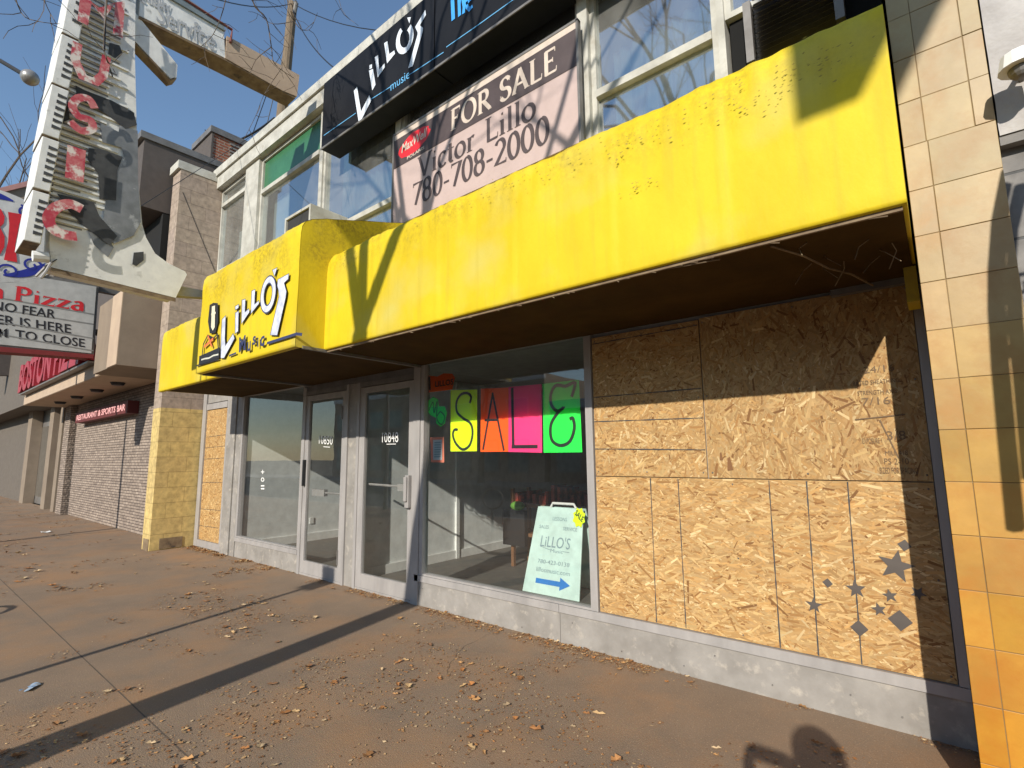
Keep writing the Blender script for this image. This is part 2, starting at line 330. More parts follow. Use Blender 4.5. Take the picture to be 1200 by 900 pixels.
def pen_text(s,O,U,V,mat_,parent,name='lettering',thick=.13,thin=.035,pen=18,xs=1.0,track=.02,fit=None,nrm=(0,-1,0),shear=0):
    """serif text; O origin, U = vector of one cap height along the line, V = cap height vector"""
    O,U,V=Vector(O),Vector(U),Vector(V); adv=sum(GL[c][0]+track for c in s)-track
    if fit: xs=fit/ (adv*U.length)
    h=V.length; n_=Vector(nrm); mb=MB(); x=0
    Un=U.normalized();Vn=V.normalized()
    def wf(t):
        th=math.atan2(t.dot(Vn),t.dot(Un)); return h*(thin+(thick-thin)*abs(math.sin(th-R_(pen))))
    for c in s:
        a,st,se,ti=GL[c]
        P=lambda p:O+U*((x+p[0])*xs+shear*p[1])+V*p[1]
        for k in st: ribbon(mb,[P(p) for p in k],wf,n_)
        for (xa,xb,yy) in se: ribbon(mb,[P((xa,yy)),P((xb,yy))],h*.035,n_)
        for k in ti: ribbon(mb,[P(p) for p in k],h*.035,n_)
        x+=a+track
    return build(name,mb,mat_,parent)
_cache={}
def text_pts(s,bold=0,extr=0):
    k=(s,bold,extr)
    if k in _cache: return _cache[k]
    cu_=bpy.data.curves.new('t','FONT'); cu_.body=s; cu_.offset=bold; cu_.extrude=extr; cu_.resolution_u=3
    o=bpy.data.objects.new('t',cu_); col.objects.link(o); dg=bpy.context.evaluated_depsgraph_get(); me=bpy.data.meshes.new_from_object(o.evaluated_get(dg))
    v=[x.co.copy() for x in me.vertices]; f=[tuple(p.vertices) for p in me.polygons]
    bpy.data.objects.remove(o); bpy.data.curves.remove(cu_); bpy.data.meshes.remove(me)
    _cache[k]=(v,f); return v,f
def text_on(s,BL,BR,TL,mb,bold=0,lift=.004,nrm=None,extr=0,shear=0,depth=0):
    v,f=text_pts(s,bold,1 if depth else 0)
    x0=min(p.x for p in v);x1=max(p.x for p in v);y0=min(p.y for p in v);y1=max(p.y for p in v)
    BL,BR,TL=Vector(BL),Vector(BR),Vector(TL); U=BR-BL; V=TL-BL; N=U.cross(V).normalized()
    n=len(mb.v)
    for p in v:
        a=(p.x-x0)/(x1-x0); b=(p.y-y0)/(y1-y0); mb.v.append(BL+U*a+V*b+U*shear*b+N*(lift+(p.z*.5+.5)*depth if depth else lift))
    for q in f: mb.f.append(tuple(n+i for i in q)); mb.c.append(None)
    return mb
# ------------------------------------------------------------------ ground
build('ground',MB().quad((-600,-600,-.3),(600,-600,-.3),(600,600,-.3),(-600,600,-.3)),M['earth'],kind='structure')
build('sidewalk',MB().box(-90,30,-7.2,.02,-.25,0),M['walk'],kind='structure')
build('kerb',MB().box(-90,30,-7.38,-7.2,-.25,0.004),M['kerb'],kind='structure',bevel=.015)
build('road',MB().quad((-90,-19,-.14),(30,-19,-.14),(30,-7.38,-.14),(-90,-7.38,-.14)),M['road'],kind='structure')
build('road_marking',MB().quad((-90,-13.3,-.136),(30,-13.3,-.136),(30,-13.18,-.136),(-90,-13.18,-.136)),mat('yellow_road_paint',(.5,.38,.05)),kind='structure')
build('far_sidewalk',MB().box(-90,30,-24,-19,-.25,0),M['kerb'],kind='structure')
mb=MB()
for y in (-2.93,):
    mb.box(-60,20,y-.004,y+.004,-.02,.0012)
for x in (-21.5,-13.3,2.6): mb.box(x-.006,x+.006,-7.2,-2.94,-.02,.003)
for x in (-16.1,): mb.box(x-.004,x+.004,-2.92,0,-.02,.003)
rr=random.Random(9)
for (x,y,a) in ((-3.2,-1.2,2.6),(-7.5,-2.2,.4),(-10,-1,1.9)):
    p=[Vector((x,y,.0022))]
    for i in range(16): a+=rr.uniform(-.5,.5); p.append(p[-1]+Vector((math.cos(a)*.07,math.sin(a)*.07,0)))
    ribbon(mb,p,[.0015+.002*rr.random() for _ in p],(0,0,1))
build('sidewalk_joints',mb,M['joint'],kind='structure')
# fallen leaves
def leafmb(n,seed,big=False):
    rnd=random.Random(seed); mb=MB(); cnt=0
    cols=[(.42,.2,.07),(.48,.26,.1),(.32,.14,.045),(.52,.34,.16),(.24,.12,.055),(.58,.42,.24),(.4,.17,.05)]
    while cnt<n:
        if rnd.random()<.24: x=rnd.uniform(-12,0); y=-abs(rnd.gauss(0,.10))-.02
        else:
            x=rnd.uniform(-9.5,.6) if rnd.random()<.72 else rnd.uniform(-34,-8); y=rnd.uniform(-5.5,-.05)
        d=noise.noise(Vector((x*.8+3,y*.9,1.3)))+.75*noise.noise(Vector((x*2.7,y*3.1,5)))
        bias=-.02+(.2 if -7<x<-.5 and y<-.8 else -.1)+(.25 if x<-14 and y<-2 else 0)
        if y>-.25: bias=.25
        if d+bias<rnd.uniform(.0,.34): continue
        dist=math.hypot(x,y+4.27); wf_=.7 if y>-.3 else 1
        s=rnd.choice([.004,.005,.006,.007,.009,.011,.014]) if rnd.random()<.965 else rnd.uniform(.018,.036)
        s*=wf_
        if dist>9: s*=1.6
        a=rnd.uniform(0,6.28); ca,sa=math.cos(a),math.sin(a); l=s*rnd.uniform(.8,1.35); wd=s*rnd.uniform(.4,.95); lift=rnd.uniform(.0,.25)*s; z0=.004+rnd.random()*.003
        c=rnd.choice(cols); k=rnd.uniform(.6,1.25); c=tuple(q*k for q in c)
        def P(u,v,z): return (x+ca*u-sa*v,y+sa*u+ca*v,z0+z)
        if s<.015: mb.quad(P(-l,0,lift),P(0,-wd,0),P(l,0,lift),P(0,wd,lift),c=c)
        else:
            # pointed, curled leaf with a folded midrib
            e=rnd.uniform(.15,.5)*s
            for sg in (1,-1):
                mb.quad(P(-l,0,e*.6),P(-l*.5,sg*wd*.9,e),P(0,sg*wd*.5,e*.7),P(0,0,0),c=c)
                mb.quad(P(0,0,0),P(0,sg*wd*.5,e*.7),P(l*.35,sg*wd*1.05,e*1.4),P(l,0,e),c=tuple(q*.93 for q in c))
        cnt+=1
    return mb
tagleaf=build('fallen_leaves',leafmb(30000,3),M['leaf'],kind='stuff'); tag(tagleaf,'dry brown leaves and crumbs scattered over the sidewalk','leaves')
lt=PZ(35,806)
mb=MB().grid([[lt+Vector((a*.055-.05*b,b*.045+.02*a,.006+.012*math.sin(a*2+b))) for a in (-1,-.3,.4,1)] for b in (-1,-.2,.5,1)])
tag(build('litter_scrap',mb,mat('blue_foil',(.05,.2,.42),(.5,.55,.6),30,.35,.3),base=lt),'small blue crumpled wrapper lying on the sidewalk','litter')
lt=PZ(54,624)
tag(build('paper_scrap',MB().grid([[lt+Vector((a*.12,b*.09,.008+.02*abs(a*b))) for a in (-1,0,1)] for b in (-1,0,1)]),M['whitep'],base=lt),'pale paper scrap on the sidewalk near the stone wall','litter')
# ------------------------------------------------------------------ music shop building
shop=thing('shop_building',(-6,0,0),'two storey shop with aluminium storefront and white parapet behind the yellow awning','building')
# shell
mb=MB()
mb.box(-12.2,-11.99,.02,9,0,8.0)          # left party wall
mb.box(.0,.38,.02,9,0,8.0)
mb.box(-11.99,0,8.8,9,0,8.0)
build_split('shell_wall',mb,M['taupe'],shop)
build('roof',MB().box(-12.0,0,.25,8.8,7.72,7.95),M['tower'],shop)
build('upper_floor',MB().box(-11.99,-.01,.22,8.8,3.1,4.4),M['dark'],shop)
build('ground_floor',MB().box(-11.99,-.01,.06,8.8,-.1,.1),M['floor_in'],shop)
build('ceiling',MB().box(-11.99,-.01,.1,8.8,3.02,3.09),mat('ceiling_board',(.4,.4,.38)),shop)
# interior partitions
mb=MB(); mb.box(-10.12,-10.0,.12,8.7,.1,3.02); build('partition_wall',mb,M['wall_in'],shop)
mb=MB(); mb.box(-6.42,-6.3,.09,6.5,.1,3.02); pw=build('partition_wall',mb,M['wall_in'],shop)
build('wall_corner_trim',MB().box(-6.302,-6.26,1.88,1.95,.1,3.0),M['whitep'],shop)
build('baseboard',MB().box(-10.0,-9.975,.14,8.6,.1,.25),M['whitep'],shop)
build_split('baseboard',MB().box(-6.298,-6.275,.1,1.87,.1,.23).box(-6.298,-6.275,1.96,6.4,.1,.23),M['whitep'],shop)
build('outlet',MB().box(-6.299,-6.285,PX(594,618,-6.3).y-.035,PX(594,618,-6.3).y+.035,PX(594,618,-6.3).z-.06,PX(594,618,-6.3).z+.06),M['whitep'],shop)
build('outlet',MB().box(-9.999,-9.985,PX(365,610,-10).y-.04,PX(365,610,-10).y+.04,PX(365,610,-10).z-.06,PX(365,610,-10).z+.06),M['whitep'],shop)
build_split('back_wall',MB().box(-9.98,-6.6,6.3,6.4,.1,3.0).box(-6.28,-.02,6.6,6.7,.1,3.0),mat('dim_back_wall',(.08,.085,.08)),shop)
# base panels (kick plates)
def kick(x0,x1):
    b=build('base_panel',MB().box(x0,x1,-.012,.05,0,.272),M['base'],shop)
    build('sill',MB().box(x0,x1,-.03,.06,.275,.345),M['alu'],b)
    return b
kick(-5.04,-2.94); kick(-2.935,-.002); kick(-10.03,-7.81)
for x in (-5.0,-4.1,-2.9,-2.1,-1.3,-.5):
    pass
mb=MB()
for x,z in ((-4.9,.2),(-3.4,.05),(-2.8,.2),(-2.3,.06),(-1.75,.07),(-1.1,.09),(-.62,.15),(-.35,.09),(-1.5,.2)):
    mb.tube([(x,-.017,z),(x,-.011,z)],.006,6)
build_split('screw',mb,M['alud'],shop)
# storefront window 3 (sale window)
def pane(x0,x1,z0,z1,parent,y=.03,mt='glass_low'): return build('pane',MB().quad((x0,y,z0),(x1,y,z0),(x1,y,z1),(x0,y,z1)),M[mt],parent)
def frame_box(x0,x1,z0,z1,t=.045,y0=-.02,y1=.07,lt=None,rt=None,bt=None,tt=None):
    lt=t if lt is None else lt; rt=t if rt is None else rt; bt=t if bt is None else bt; tt=t if tt is None else tt
    mb=MB()
    if lt: mb.box(x0,x0+lt,y0,y1,z0,z1)
    if rt: mb.box(x1-rt,x1,y0,y1,z0,z1)
    if bt: mb.box(x0+lt,x1-rt,y0+.002,y1-.002,z0,z0+bt)
    if tt: mb.box(x0+lt,x1-rt,y0+.002,y1-.002,z1-tt,z1)
    return mb
w3=build('window',frame_box(-4.97,-2.515,.348,2.93,.03,rt=.075,lt=.06,bt=.02,tt=.03),M['alu'],shop); pane(-4.9,-2.58,.36,2.9,w3)
w1=build('window',frame_box(-10.04,-7.8,.348,2.93,.05,rt=.04,lt=.07,bt=.02,tt=.03),M['alu'],shop); pane(-9.96,-7.84,.36,2.9,w1)
# boarded opening frame on the right
ob=build('boarded_opening_frame',MB().box(-.052,-.003,-.022,.06,.348,2.92).box(-2.512,-.055,.03,.06,.348,2.9),M['alu'],shop)
# doors
def door(x0,x1,glx0,glx1,hinge,num,handle):
    d=build('door',MB().box(x0+.05,glx0,-.015,.035,.03,2.72).box(glx1,x1-.05,-.015,.035,.03,2.72).box(glx0,glx1,-.013,.033,.03,.21).box(glx0,glx1,-.013,.033,2.64,2.72),M['alu'],shop)
    pane(glx0,glx1,.21,2.64,d,y=.01)
    return d
build_split('door_jamb',MB().box(-7.798,-7.73,-.03,.08,0,2.86).box(-6.6,-6.55,-.03,.08,0,2.8).box(-6.325,-6.27,-.03,.08,0,2.8).box(-5.1,-4.975,-.03,.08,0,2.93),M['alu'],shop)
build_split('door_threshold',MB().box(-7.73,-6.6,-.02,.08,0,.028).box(-6.27,-5.1,-.02,.08,0,.028),M['alu'],shop)
build_split('door_head',MB().box(-7.73,-6.6,-.03,.08,2.73,2.8).box(-6.27,-5.1,-.03,.08,2.73,2.8).box(-7.79,-5.1,-.02,.1,2.803,2.93),M['alud'],shop)
build('mullion_panel',MB().box(-6.55,-6.325,-.005,.06,0,2.8),M['base'],shop)
d1=door(-7.78,-6.55,-7.63,-6.71,'r','',0)
d2=door(-6.32,-5.05,-6.15,-5.2,'r','',0)
mb=MB()
a=PY(374,520,.004);b=PY(390,521.3,.004);c=PY(374,510.5,.004)
text_on('10850',a,b,c,mb,0); ribbon(mb,[PY(379,523.5,0),PY(387,524,0)],.01,(0,-1,0)); build('door_number',mb,M['whitep'],d1)
mb=MB(); text_on('10848',PY(448,518.5,.004),PY(467,518.2,.004),PY(448,507,.004),mb,0); ribbon(mb,[PY(453,520.5,0),PY(464,520.3,0)],.01,(0,-1,0)); build('door_number',mb,M['whitep'],d2)
mb=MB()
for k,(x,y) in enumerate(((308,553),(308,562),(308,571))): text_on('+o='[k],PY(x-2,y+2.5,.024),PY(x+2,y+2.5,.024),PY(x-2,y-2.5,.024),mb,.01)
build('window_symbols',mb,M['whitep'],w1)
# handles
mb=MB().box(-7.70,-7.665,-.06,-.016,1.32,1.72); build('handle',mb,M['black'],d1)
mb=MB().tube([(-7.63,.09,1.22),(-6.72,.09,1.22)],.016,6).box(-7.6,-7.25,.06,.12,1.17,1.27); build('push_bar',mb,M['alu'],d1)
mb=MB().box(-5.2,-5.13,-.07,-.016,1.12,1.52).box(-5.19,-5.14,-.1,-.07,1.2,1.5); build('handle',mb,M['alu'],d2,bevel=.008)
mb=MB().tube([(-6.15,.09,1.38),(-5.2,.09,1.36)],.016,6).box(-5.5,-5.22,.06,.12,1.31,1.4); build('push_bar',mb,M['alu'],d2)
build_split('hinge',MB().box(-6.73,-6.7,-.025,-.015,2.3,2.5).box(-6.72,-6.7,-.025,-.015,.25,.45),M['alud'],d1)
# left strip
st=build('window',frame_box(-11.93,-10.62,.02,3.3,.05,lt=.17,rt=.09,bt=.13,tt=.1),M['alu'],shop,label='narrow boarded window frame beside the block pier')
build('vent_grille',MB().box(-11.73,-10.72,.0,.05,2.9,3.2),M['base'],st)
build('transom',MB().box(-11.74,-10.73,-.018,.06,2.76,2.88),M['alu'],st)
build_split('corner_post',MB().box(-10.6,-10.25,-.04,.1,0,3.3).box(-10.24,-10.045,-.02,.06,0,3.3),M['base'],shop)
build_split('wall_panel',MB().box(-11.98,-10.05,.02,.12,3.31,5.7).box(-10.05,-.01,.02,.12,2.935,3.6),M['white'],shop)
# left pier and tiled pillar
pr=build('pier',MB().box(-12.4,-11.955,-.78,.1,0,7.9),M['blockw'],shop,label='yellow painted concrete block pier left of the storefront')
build('pier_cap',MB().box(-12.45,-11.94,-.84,.12,7.903,8.08),M['white'],shop)
pi_=MB(); pi_.box(-12.3,-12.0,-.79,-.785,0.0,.22); pi_.box(-11.957,-11.94,-.62,-.22,.02,.22)
build('broken_footing',pi_,M['dkbrown'],pr)
# tiles on the right pillar
mb=MB(); rnd=random.Random(5)
def tcol(z):
    t=max(0,min(1,(z-.2)/2.6)); lo=(.54,.245,.01); mid=(.45,.27,.065); hi=(.38,.285,.14)
    c=[lo[i]+(mid[i]-lo[i])*min(1,t*1.6) if t<.62 else mid[i]+(hi[i]-mid[i])*(t-.62)/.38 for i in range(3)]
    k=rnd.uniform(.88,1.06); j=rnd.uniform(-.008,.008); return (c[0]*k,(c[1]+j*.5)*k,max(.01,(c[2]-j))*k)
z=.54-.262*3; row=0
while z<9:
    xs=[.0,.105,.38] if z<3.3 else [.0,.1,.3,.38]
    for i in range(len(xs)-1):
        g=.0016; e=rnd.uniform(-.002,.002)
        mb.box(xs[i]+(g if i else 0),xs[i+1]-g,-.8+e,-.75,max(z+g,0),z+.262-g,c=tcol(z))
    mb.box(-.0,.03,-.75,-.02,max(z+g,0),z+.262-g,c=tcol(z))
    z+=.262
tp=build('pillar',mb,M['tile'],shop,label='tiled pillar at the right end, pale above and orange below',bevel=.002)
build('pillar_core',MB().box(.004,.376,-.7965,.02,0,8.9),mat('grout',(.2,.13,.055)),shop)
build('yellow_return',MB().box(-.075,-.012,-.3,-.06,2.66,2.884),M['yellow'],shop)
# parapet fascia
fas=build('parapet',MB().box(-12.07,.0,-.06,.25,7.74,8.02),M['white'],shop)
build('parapet_cap',MB().box(-12.1,.02,-.1,.3,8.023,8.2),M['white'],fas)
# upper windows : y plane .12
up=[]
def upwin(x0,x1,z0,z1,trans=(),mt='glass_up',label=None,hung=True):
    fb=frame_box(x0,x1,z0,z1,.055,y0=.06,y1=.17)
    for t in trans: fb.box(x0+.055,x1-.055,.04,.16,t-.04,t+.04)
    wv=build('window',fb,M['white'],shop,label=label); zs=[z0+.055]+sum([[t-.04,t+.04] for t in trans],[])+[z1-.055]
    for i in range(0,len(zs),2):
        top=(i==len(zs)-2 and mt=='green')
        if top: build('green_panel',MB().box(x0+.055,x1-.055,.1,.13,zs[i],zs[i+1]),M['green_glass'],wv)
        else: pane(x0+.055,x1-.055,zs[i],zs[i+1],wv,y=.11,mt='glass_up')
    return wv
upwin(-11.95,-10.62,5.8,7.72,(7.35,))
upwin(-10.02,-7.76,4.42,7.72,(7.0,),mt='green',label='upper window with green top panel')
upwin(-7.66,-5.66,4.42,7.72,(5.42,))
upwin(-5.56,-2.56,4.42,7.72,(5.42,))
upwin(-2.44,-1.16,4.42,7.72,(5.42,))
upwin(-1.1,-.02,5.5,7.72,())
mb=MB().box(-10.62,-10.02,-.0,.2,4.4,7.74).box(-7.76,-7.66,.03,.18,4.4,7.74).box(-5.66,-5.56,.03,.18,4.4,7.74).box(-2.56,-2.44,.0,.18,4.4,7.74).box(-1.16,-1.1,.03,.18,4.4,7.74)
build_split('upper_mullion',mb,M['white'],shop)
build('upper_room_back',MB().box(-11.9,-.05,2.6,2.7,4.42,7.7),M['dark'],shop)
mb=MB()
rows=[]
def curtain(x0,x1,z0,z1,y=.34):
    n=int((x1-x0)/.03); rws=[[(x0+(x1-x0)*i/n,y+.03*math.sin(i*1.3)+.012*math.sin(i*.37),z) for i in range(n+1)] for z in (z0,z1)]
    return MB().grid(rws)
c1=build('curtain',curtain(-7.5,-5.7,4.5,7.6),M['teal_curtain'],shop); 
build('curtain',curtain(-2.4,-1.2,4.5,6.2,.5),M['teal_curtain'],shop)
build_split('blind',MB().box(-11.5,-10.66,.3,.31,5.9,6.7).box(-9.9,-9.3,.3,.31,4.5,6.9),M['wall_in'],shop)
# louvre unit on the right
lv=build('louvre_panel',MB().box(-.95,-.24,.08,.1,4.95,5.5),M['alud'],shop); build_split('louvre_post',MB().box(-.935,-.875,-.02,.078,4.95,5.5).box(-.3,-.24,-.04,.078,4.95,5.5),M['alud'],lv)
mb=MB()
for i in range(12):
    z=4.98+i*.045; mb.quad((-.86,-.03,z),(-.3,-.03,z),(-.3,.04,z+.05),(-.86,.04,z+.05))
build('slat',mb,M['louvre'],lv)
build('louvre_backing',MB().box(-1.08,-.02,.12,.2,4.42,5.49),M['void'],shop)
# ------------------------------------------------------------------ AC unit
ac=thing('air_conditioner',(-7.1,-.3,5.3),'white framed window air conditioner poking out above the entrance box','air conditioner')
mb=MB(); x0,x1,z0,z1=-7.62,-6.85,5.08,5.48
for a,b,c,d in ((x0,x1,z0,z0+.04),(x0,x1,z1-.04,z1),(x0,x0+.04,z0+.04,z1-.04),(x1-.04,x1,z0+.04,z1-.04)): mb.box(a,b,-.58,.05,c,d)
build('casing',mb,M['white'],ac)
build('grille',MB().box(x0+.04,x1-.04,-.55,-.5,z0+.04,z1-.04),M['dark'],ac)
# ------------------------------------------------------------------ yellow awning
aw=thing('awning',(-5,-1.38,2.88),'long weathered yellow awning with projecting entrance box along the storefront','awning')
def prof_main(): return [(-1.33,2.872),(-1.375,2.878),(-1.38,2.9),(-1.38,3.1),(-1.38,3.3),(-1.38,3.5),(-1.38,3.7),(-1.379,3.82),(-1.37,3.89),(-1.34,3.93),(-1.27,3.96),(-1.15,3.99),(-.9,4.06),(-.5,4.2),(.02,4.42)]
def sheet(prof,x0,x1,step,amp,seed,roundL=False):
    n=max(2,int((x1-x0)/step)); fine=[]
    for (a,b) in zip(prof,prof[1:]):
        k=max(1,int(math.hypot(b[0]-a[0],b[1]-a[1])/.06))
        for i in range(k): fine.append((a[0]+(b[0]-a[0])*i/k,a[1]+(b[1]-a[1])*i/k))
    fine.append(prof[-1]); rows=[]
    zt=max(p[1] for p in fine)
    for (y,z) in fine:
        r=[]
        for i in range(n+1):
            x=x0+(x1-x0)*i/n
            h=max(0,min(1,(z-3.3)/.5))
            d=amp*(.25+h)*(noise.noise(Vector((x*2.2+seed,z*1.1,y*2)))+.5*noise.noise(Vector((x*7+seed,z*2.2,3)))+.6*h*noise.noise(Vector((x*14,z*5,7))))
            d+=.006*sum(math.exp(-((x-sx_)/.018)**2) for sx_ in (-.82,-1.52,-2.35,-3.2,-4.1,-8.3,-9.2,-6.2,-6.9))-.0035*sum(math.exp(-((x-sx_-.05)/.03)**2) for sx_ in (-.82,-1.52,-2.35,-3.2,-4.1))
            if z<2.9: d*=.3
            zz=z
            if roundL and x-x0<.16 and z>3.3: # rounded free corner
                t=1-(x-x0)/.16; zz=z-(z-3.3)*.22*(t*t)
            r.append((x,y-d*.9,zz+d*.35*(1 if z>3.8 else 0)))
        rows.append(r)
    return MB().grid(rows)
mainf=build('canopy_front',sheet(prof_main(),-5.02,-.012,.025,.015,1.7,True),M['yellow'],aw,smooth=True)
build('canopy_front',sheet(prof_main(),-10.1,-7.53,.035,.015,9.7),M['yellow'],aw,smooth=True)
build_split('end_flap',MB().box(-.03,-.012,-1.36,-.02,2.9,3.9).box(-10.1,-10.08,-1.36,-.0,2.9,3.9),M['yellow'],aw)
prof_box=[(-1.64,2.862),(-1.695,2.866),(-1.7,2.9),(-1.7,3.2),(-1.7,3.5),(-1.7,3.75),(-1.7,3.95),(-1.698,4.08),(-1.685,4.16),(-1.65,4.22),(-1.58,4.27),(-1.4,4.34),(-1.0,4.46),(-.5,4.62),(.02,4.78)]
bx=build('entrance_box',sheet(prof_box,-7.53,-4.95,.035,.012,4.1),M['yellow'],aw,smooth=True)
side=[Vector((0,y,z)) for y,z in prof_box]+[Vector((0,.02,2.9))]
for x in (-4.952,-7.528):
    build('box_side',MB().quad(*[(x,p.y+.004 if p.y<-1 else p.y,p.z) for p in side]),M['yellow'],bx)
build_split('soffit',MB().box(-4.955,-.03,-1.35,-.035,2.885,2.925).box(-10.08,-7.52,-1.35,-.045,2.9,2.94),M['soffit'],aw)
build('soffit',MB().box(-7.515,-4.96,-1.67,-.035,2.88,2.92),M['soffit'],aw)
mb=MB()
for x in (-4.956,-7.52): mb.box(x-.02,x+.02,-1.62,-.05,2.855,2.884)
mb.box(-.5,-.03,-.09,-.035,2.84,2.884)
build_split('soffit_batten',mb,M['alud'],aw)
build('valance_shadow_lip',MB().box(-4.93,-.03,-1.352,-1.335,2.855,2.9),M['dkbrown'],aw)
# stripe line and ragged peeling paint
mb=MB(); rr=random.Random(11)
def peel(cx,cz,sx,sz,n,Yp=-1.4):
    for _ in range(n):
        x=rr.gauss(cx,sx); z_=rr.gauss(cz,sz); 
        if z_>3.93 or x>-.04 : continue
        s=rr.uniform(.002,.008); y=-1.3995-rr.random()*.0012-.008
        mb.quad((x-s*rr.uniform(.8,2.2),y,z_),(x,y,z_-s*.6),(x+s*rr.uniform(.8,2.2),y,z_+s*.4),(x+s*.3,y,z_+s*rr.uniform(.4,1)))
peel(-.28,3.72,.10,.05,35); peel(-.55,3.7,.14,.07,40); peel(-1.0,3.75,.3,.07,35); peel(-1.6,3.75,.25,.06,30)
peel(-1.32,3.42,.06,.02,22); peel(-1.42,3.66,.05,.018,16); peel(-3.2,3.8,.7,.06,30); peel(-4.5,3.78,.15,.06,40); peel(-2.3,3.8,.3,.06,40)
build('peeled_paint_specks',mb,mat('old_brown_paint',(.3,.22,.03),(.36,.26,.03),20,.8),mainf,kind='stuff')
rr=random.Random(6); mb=MB()
pts=[(-.62,2.875),(-.5,2.86),(-.42,2.84),(-.33,2.85),(-.24,2.82)]
mb.tube([(x,-1.25+.25*i,z) for i,(x,z) in enumerate(pts)],.006,5)
for i in range(9):
    x=rr.uniform(-.5,-.08); y=rr.uniform(-1.3,-.5); a=rr.uniform(0,6.28); mb.tube([(x,y,2.884),(x+.05*math.cos(a),y+.05*math.sin(a),2.85),(x+.1*math.cos(a+.6),y+.1*math.sin(a+.6),2.80-rr.random()*.05)],.003,4)
mb.tube([(-1.25,-1.34,2.86),(-.95,-1.33,2.845),(-.88,-1.3,2.85),(-.93,-1.28,2.87)],.005,5)
for k in range(26):
    x=rr.uniform(-4.8,-.1); mb.tube([(x,-1.345,2.86),(x+rr.uniform(.02,.12),-1.35,2.852-rr.random()*.012)],.003,4)
build('frayed_strip',mb,M['dkbrown'],aw,kind='stuff')
# --- lettering on the entrance box (plane Y=-1.7)
YB=-1.722
def bp(x,y,o=0): return PY(225+x/6,290+y/6,YB-o)
logo_o=MB(); logo_i=MB()
LP=[[(212,505),(238,480),(232,640),(236,690),(290,605),(300,640),(226,778),(202,778),(206,620)],
[(304,415),(330,400),(328,425),(306,440)],[(306,460),(330,445),(326,590),(304,606)],
[(352,370),(376,362),(372,455),(400,430),(404,455),(348,538)],
[(420,305),(444,295),(440,400),(470,372),(472,395),(414,468)],
[(604,225),(682,184),(678,222),(648,250),(665,310),(660,350),(600,618),(550,616),(612,345),(608,300),(600,270)],
[(566,158),(600,142),(580,205)]]
def inset(pts,k):
    cx=sum(p[0] for p in pts)/len(pts); cy=sum(p[1] for p in pts)/len(pts); out=[]
    n=len(pts)
    for i in range(n):
        a=Vector(pts[i-1]);b=Vector(pts[i]);c=Vector(pts[(i+1)%n])
        e1=(b-a).normalized();e2=(c-b).normalized()
        ar=sum(pts[j][0]*pts[(j+1)%n][1]-pts[(j+1)%n][0]*pts[j][1] for j in range(n))
        sg=1 if ar>0 else -1
        n1=Vector((-e1.y,e1.x))*sg; n2=Vector((-e2.y,e2.x))*sg; h=(n1+n2); h=h/max(.5,h.length_squared)*2 if h.length>0 else n1
        out.append((b+h*k*.5*1.0).to_tuple())
    return out
for P in LP:
    poly(logo_o,[bp(*p,.001) for p in inset(P,-4)],(0,-1,0)); poly(logo_i,[bp(*p,.005) for p in inset(P,3)],(0,-1,0))
# the O: ring
ring=[(536+42*math.cos(t)*.95,330+105*math.sin(t)) for t in [i*math.pi*2/22 for i in range(22)]]
ring=[(x+(y-330)*-.12,y) for x,y in ring]
ribbon(logo_o,[bp(*p,.001) for p in ring],.098,(0,-1,0),closed=True); ribbon(logo_i,[bp(*p,.005) for p in ring],.068,(0,-1,0),closed=True)
build_split('letter_outline',logo_o,mat('navy_paint',(.04,.05,.12)),bx); build_split('letter',logo_i,mat('white_grey_letter',(.7,.72,.78),(.42,.45,.55),9,.5),bx)
mb=MB()
for ss,bl,br,tl in (('M',(332,740),(378,722),(334,634)),('u',(390,736),(414,724),(392,668)),('s',(428,690),(450,680),(430,628)),('i',(462,704),(470,700),(462,636)),('c',(480,704),(512,688),(482,632))):
    text_on(ss,bp(*bl,.003),bp(*br,.003),bp(*tl,.003),mb,.03)
ribbon(mb,[bp(528,674),bp(735,608),bp(775,612)],.03,(0,-1,0)); ribbon(mb,[bp(262,762),bp(312,742)],.022,(0,-1,0))
build('small_lettering',mb,mat('slate_blue_paint',(.03,.04,.11)),bx)
mb=MB(); poly(mb,[bp(*p,.002) for p in ((52,765),(195,702),(192,775),(48,828))],(0,-1,0)); poly(mb,[bp(*p,.002) for p in ((124,405),(150,388),(182,392),(184,520),(165,600),(125,605),(112,520))],(0,-1,0))
ribbon(mb,[bp(70,770),bp(80,680),bp(110,620),bp(150,640),bp(178,610),bp(186,720)],.03,(0,-1,0)); ribbon(mb,[bp(30,832),bp(190,785)],.02,(0,-1,0))
build('painted_figure',mb,M['ink'],bx)
mb=MB(); poly(mb,[bp(*p,.006) for p in ((140,415),(162,408),(160,560),(146,585),(134,560))],(0,-1,0)); ribbon(mb,[bp(136,470,.008),bp(166,460,.008)],.03,(0,-1,0)); build('painted_face',mb,mat('pale_cream_paint',(.72,.68,.5)),bx)
mb=MB(); ribbon(mb,[bp(85,700,.004),bp(150,640,.004)],.035,(0,-1,0)); ribbon(mb,[bp(112,620,.006),bp(140,700,.006)],.03,(0,-1,0)); build('painted_arms',mb,mat('orange_red_paint',(.7,.16,.05)),bx)
mb=MB(); text_on('MILLEDA',bp(62,800,.004),bp(188,752,.004),bp(62,772,.004),mb,.03) if False else ribbon(mb,[bp(66,790,.004),bp(90,782,.004),bp(120,778,.004),bp(150,760,.004),bp(186,752,.004)],.02,(0,-1,0)); build('painted_keys',mb,mat('cream_keys',(.6,.6,.5)),bx)
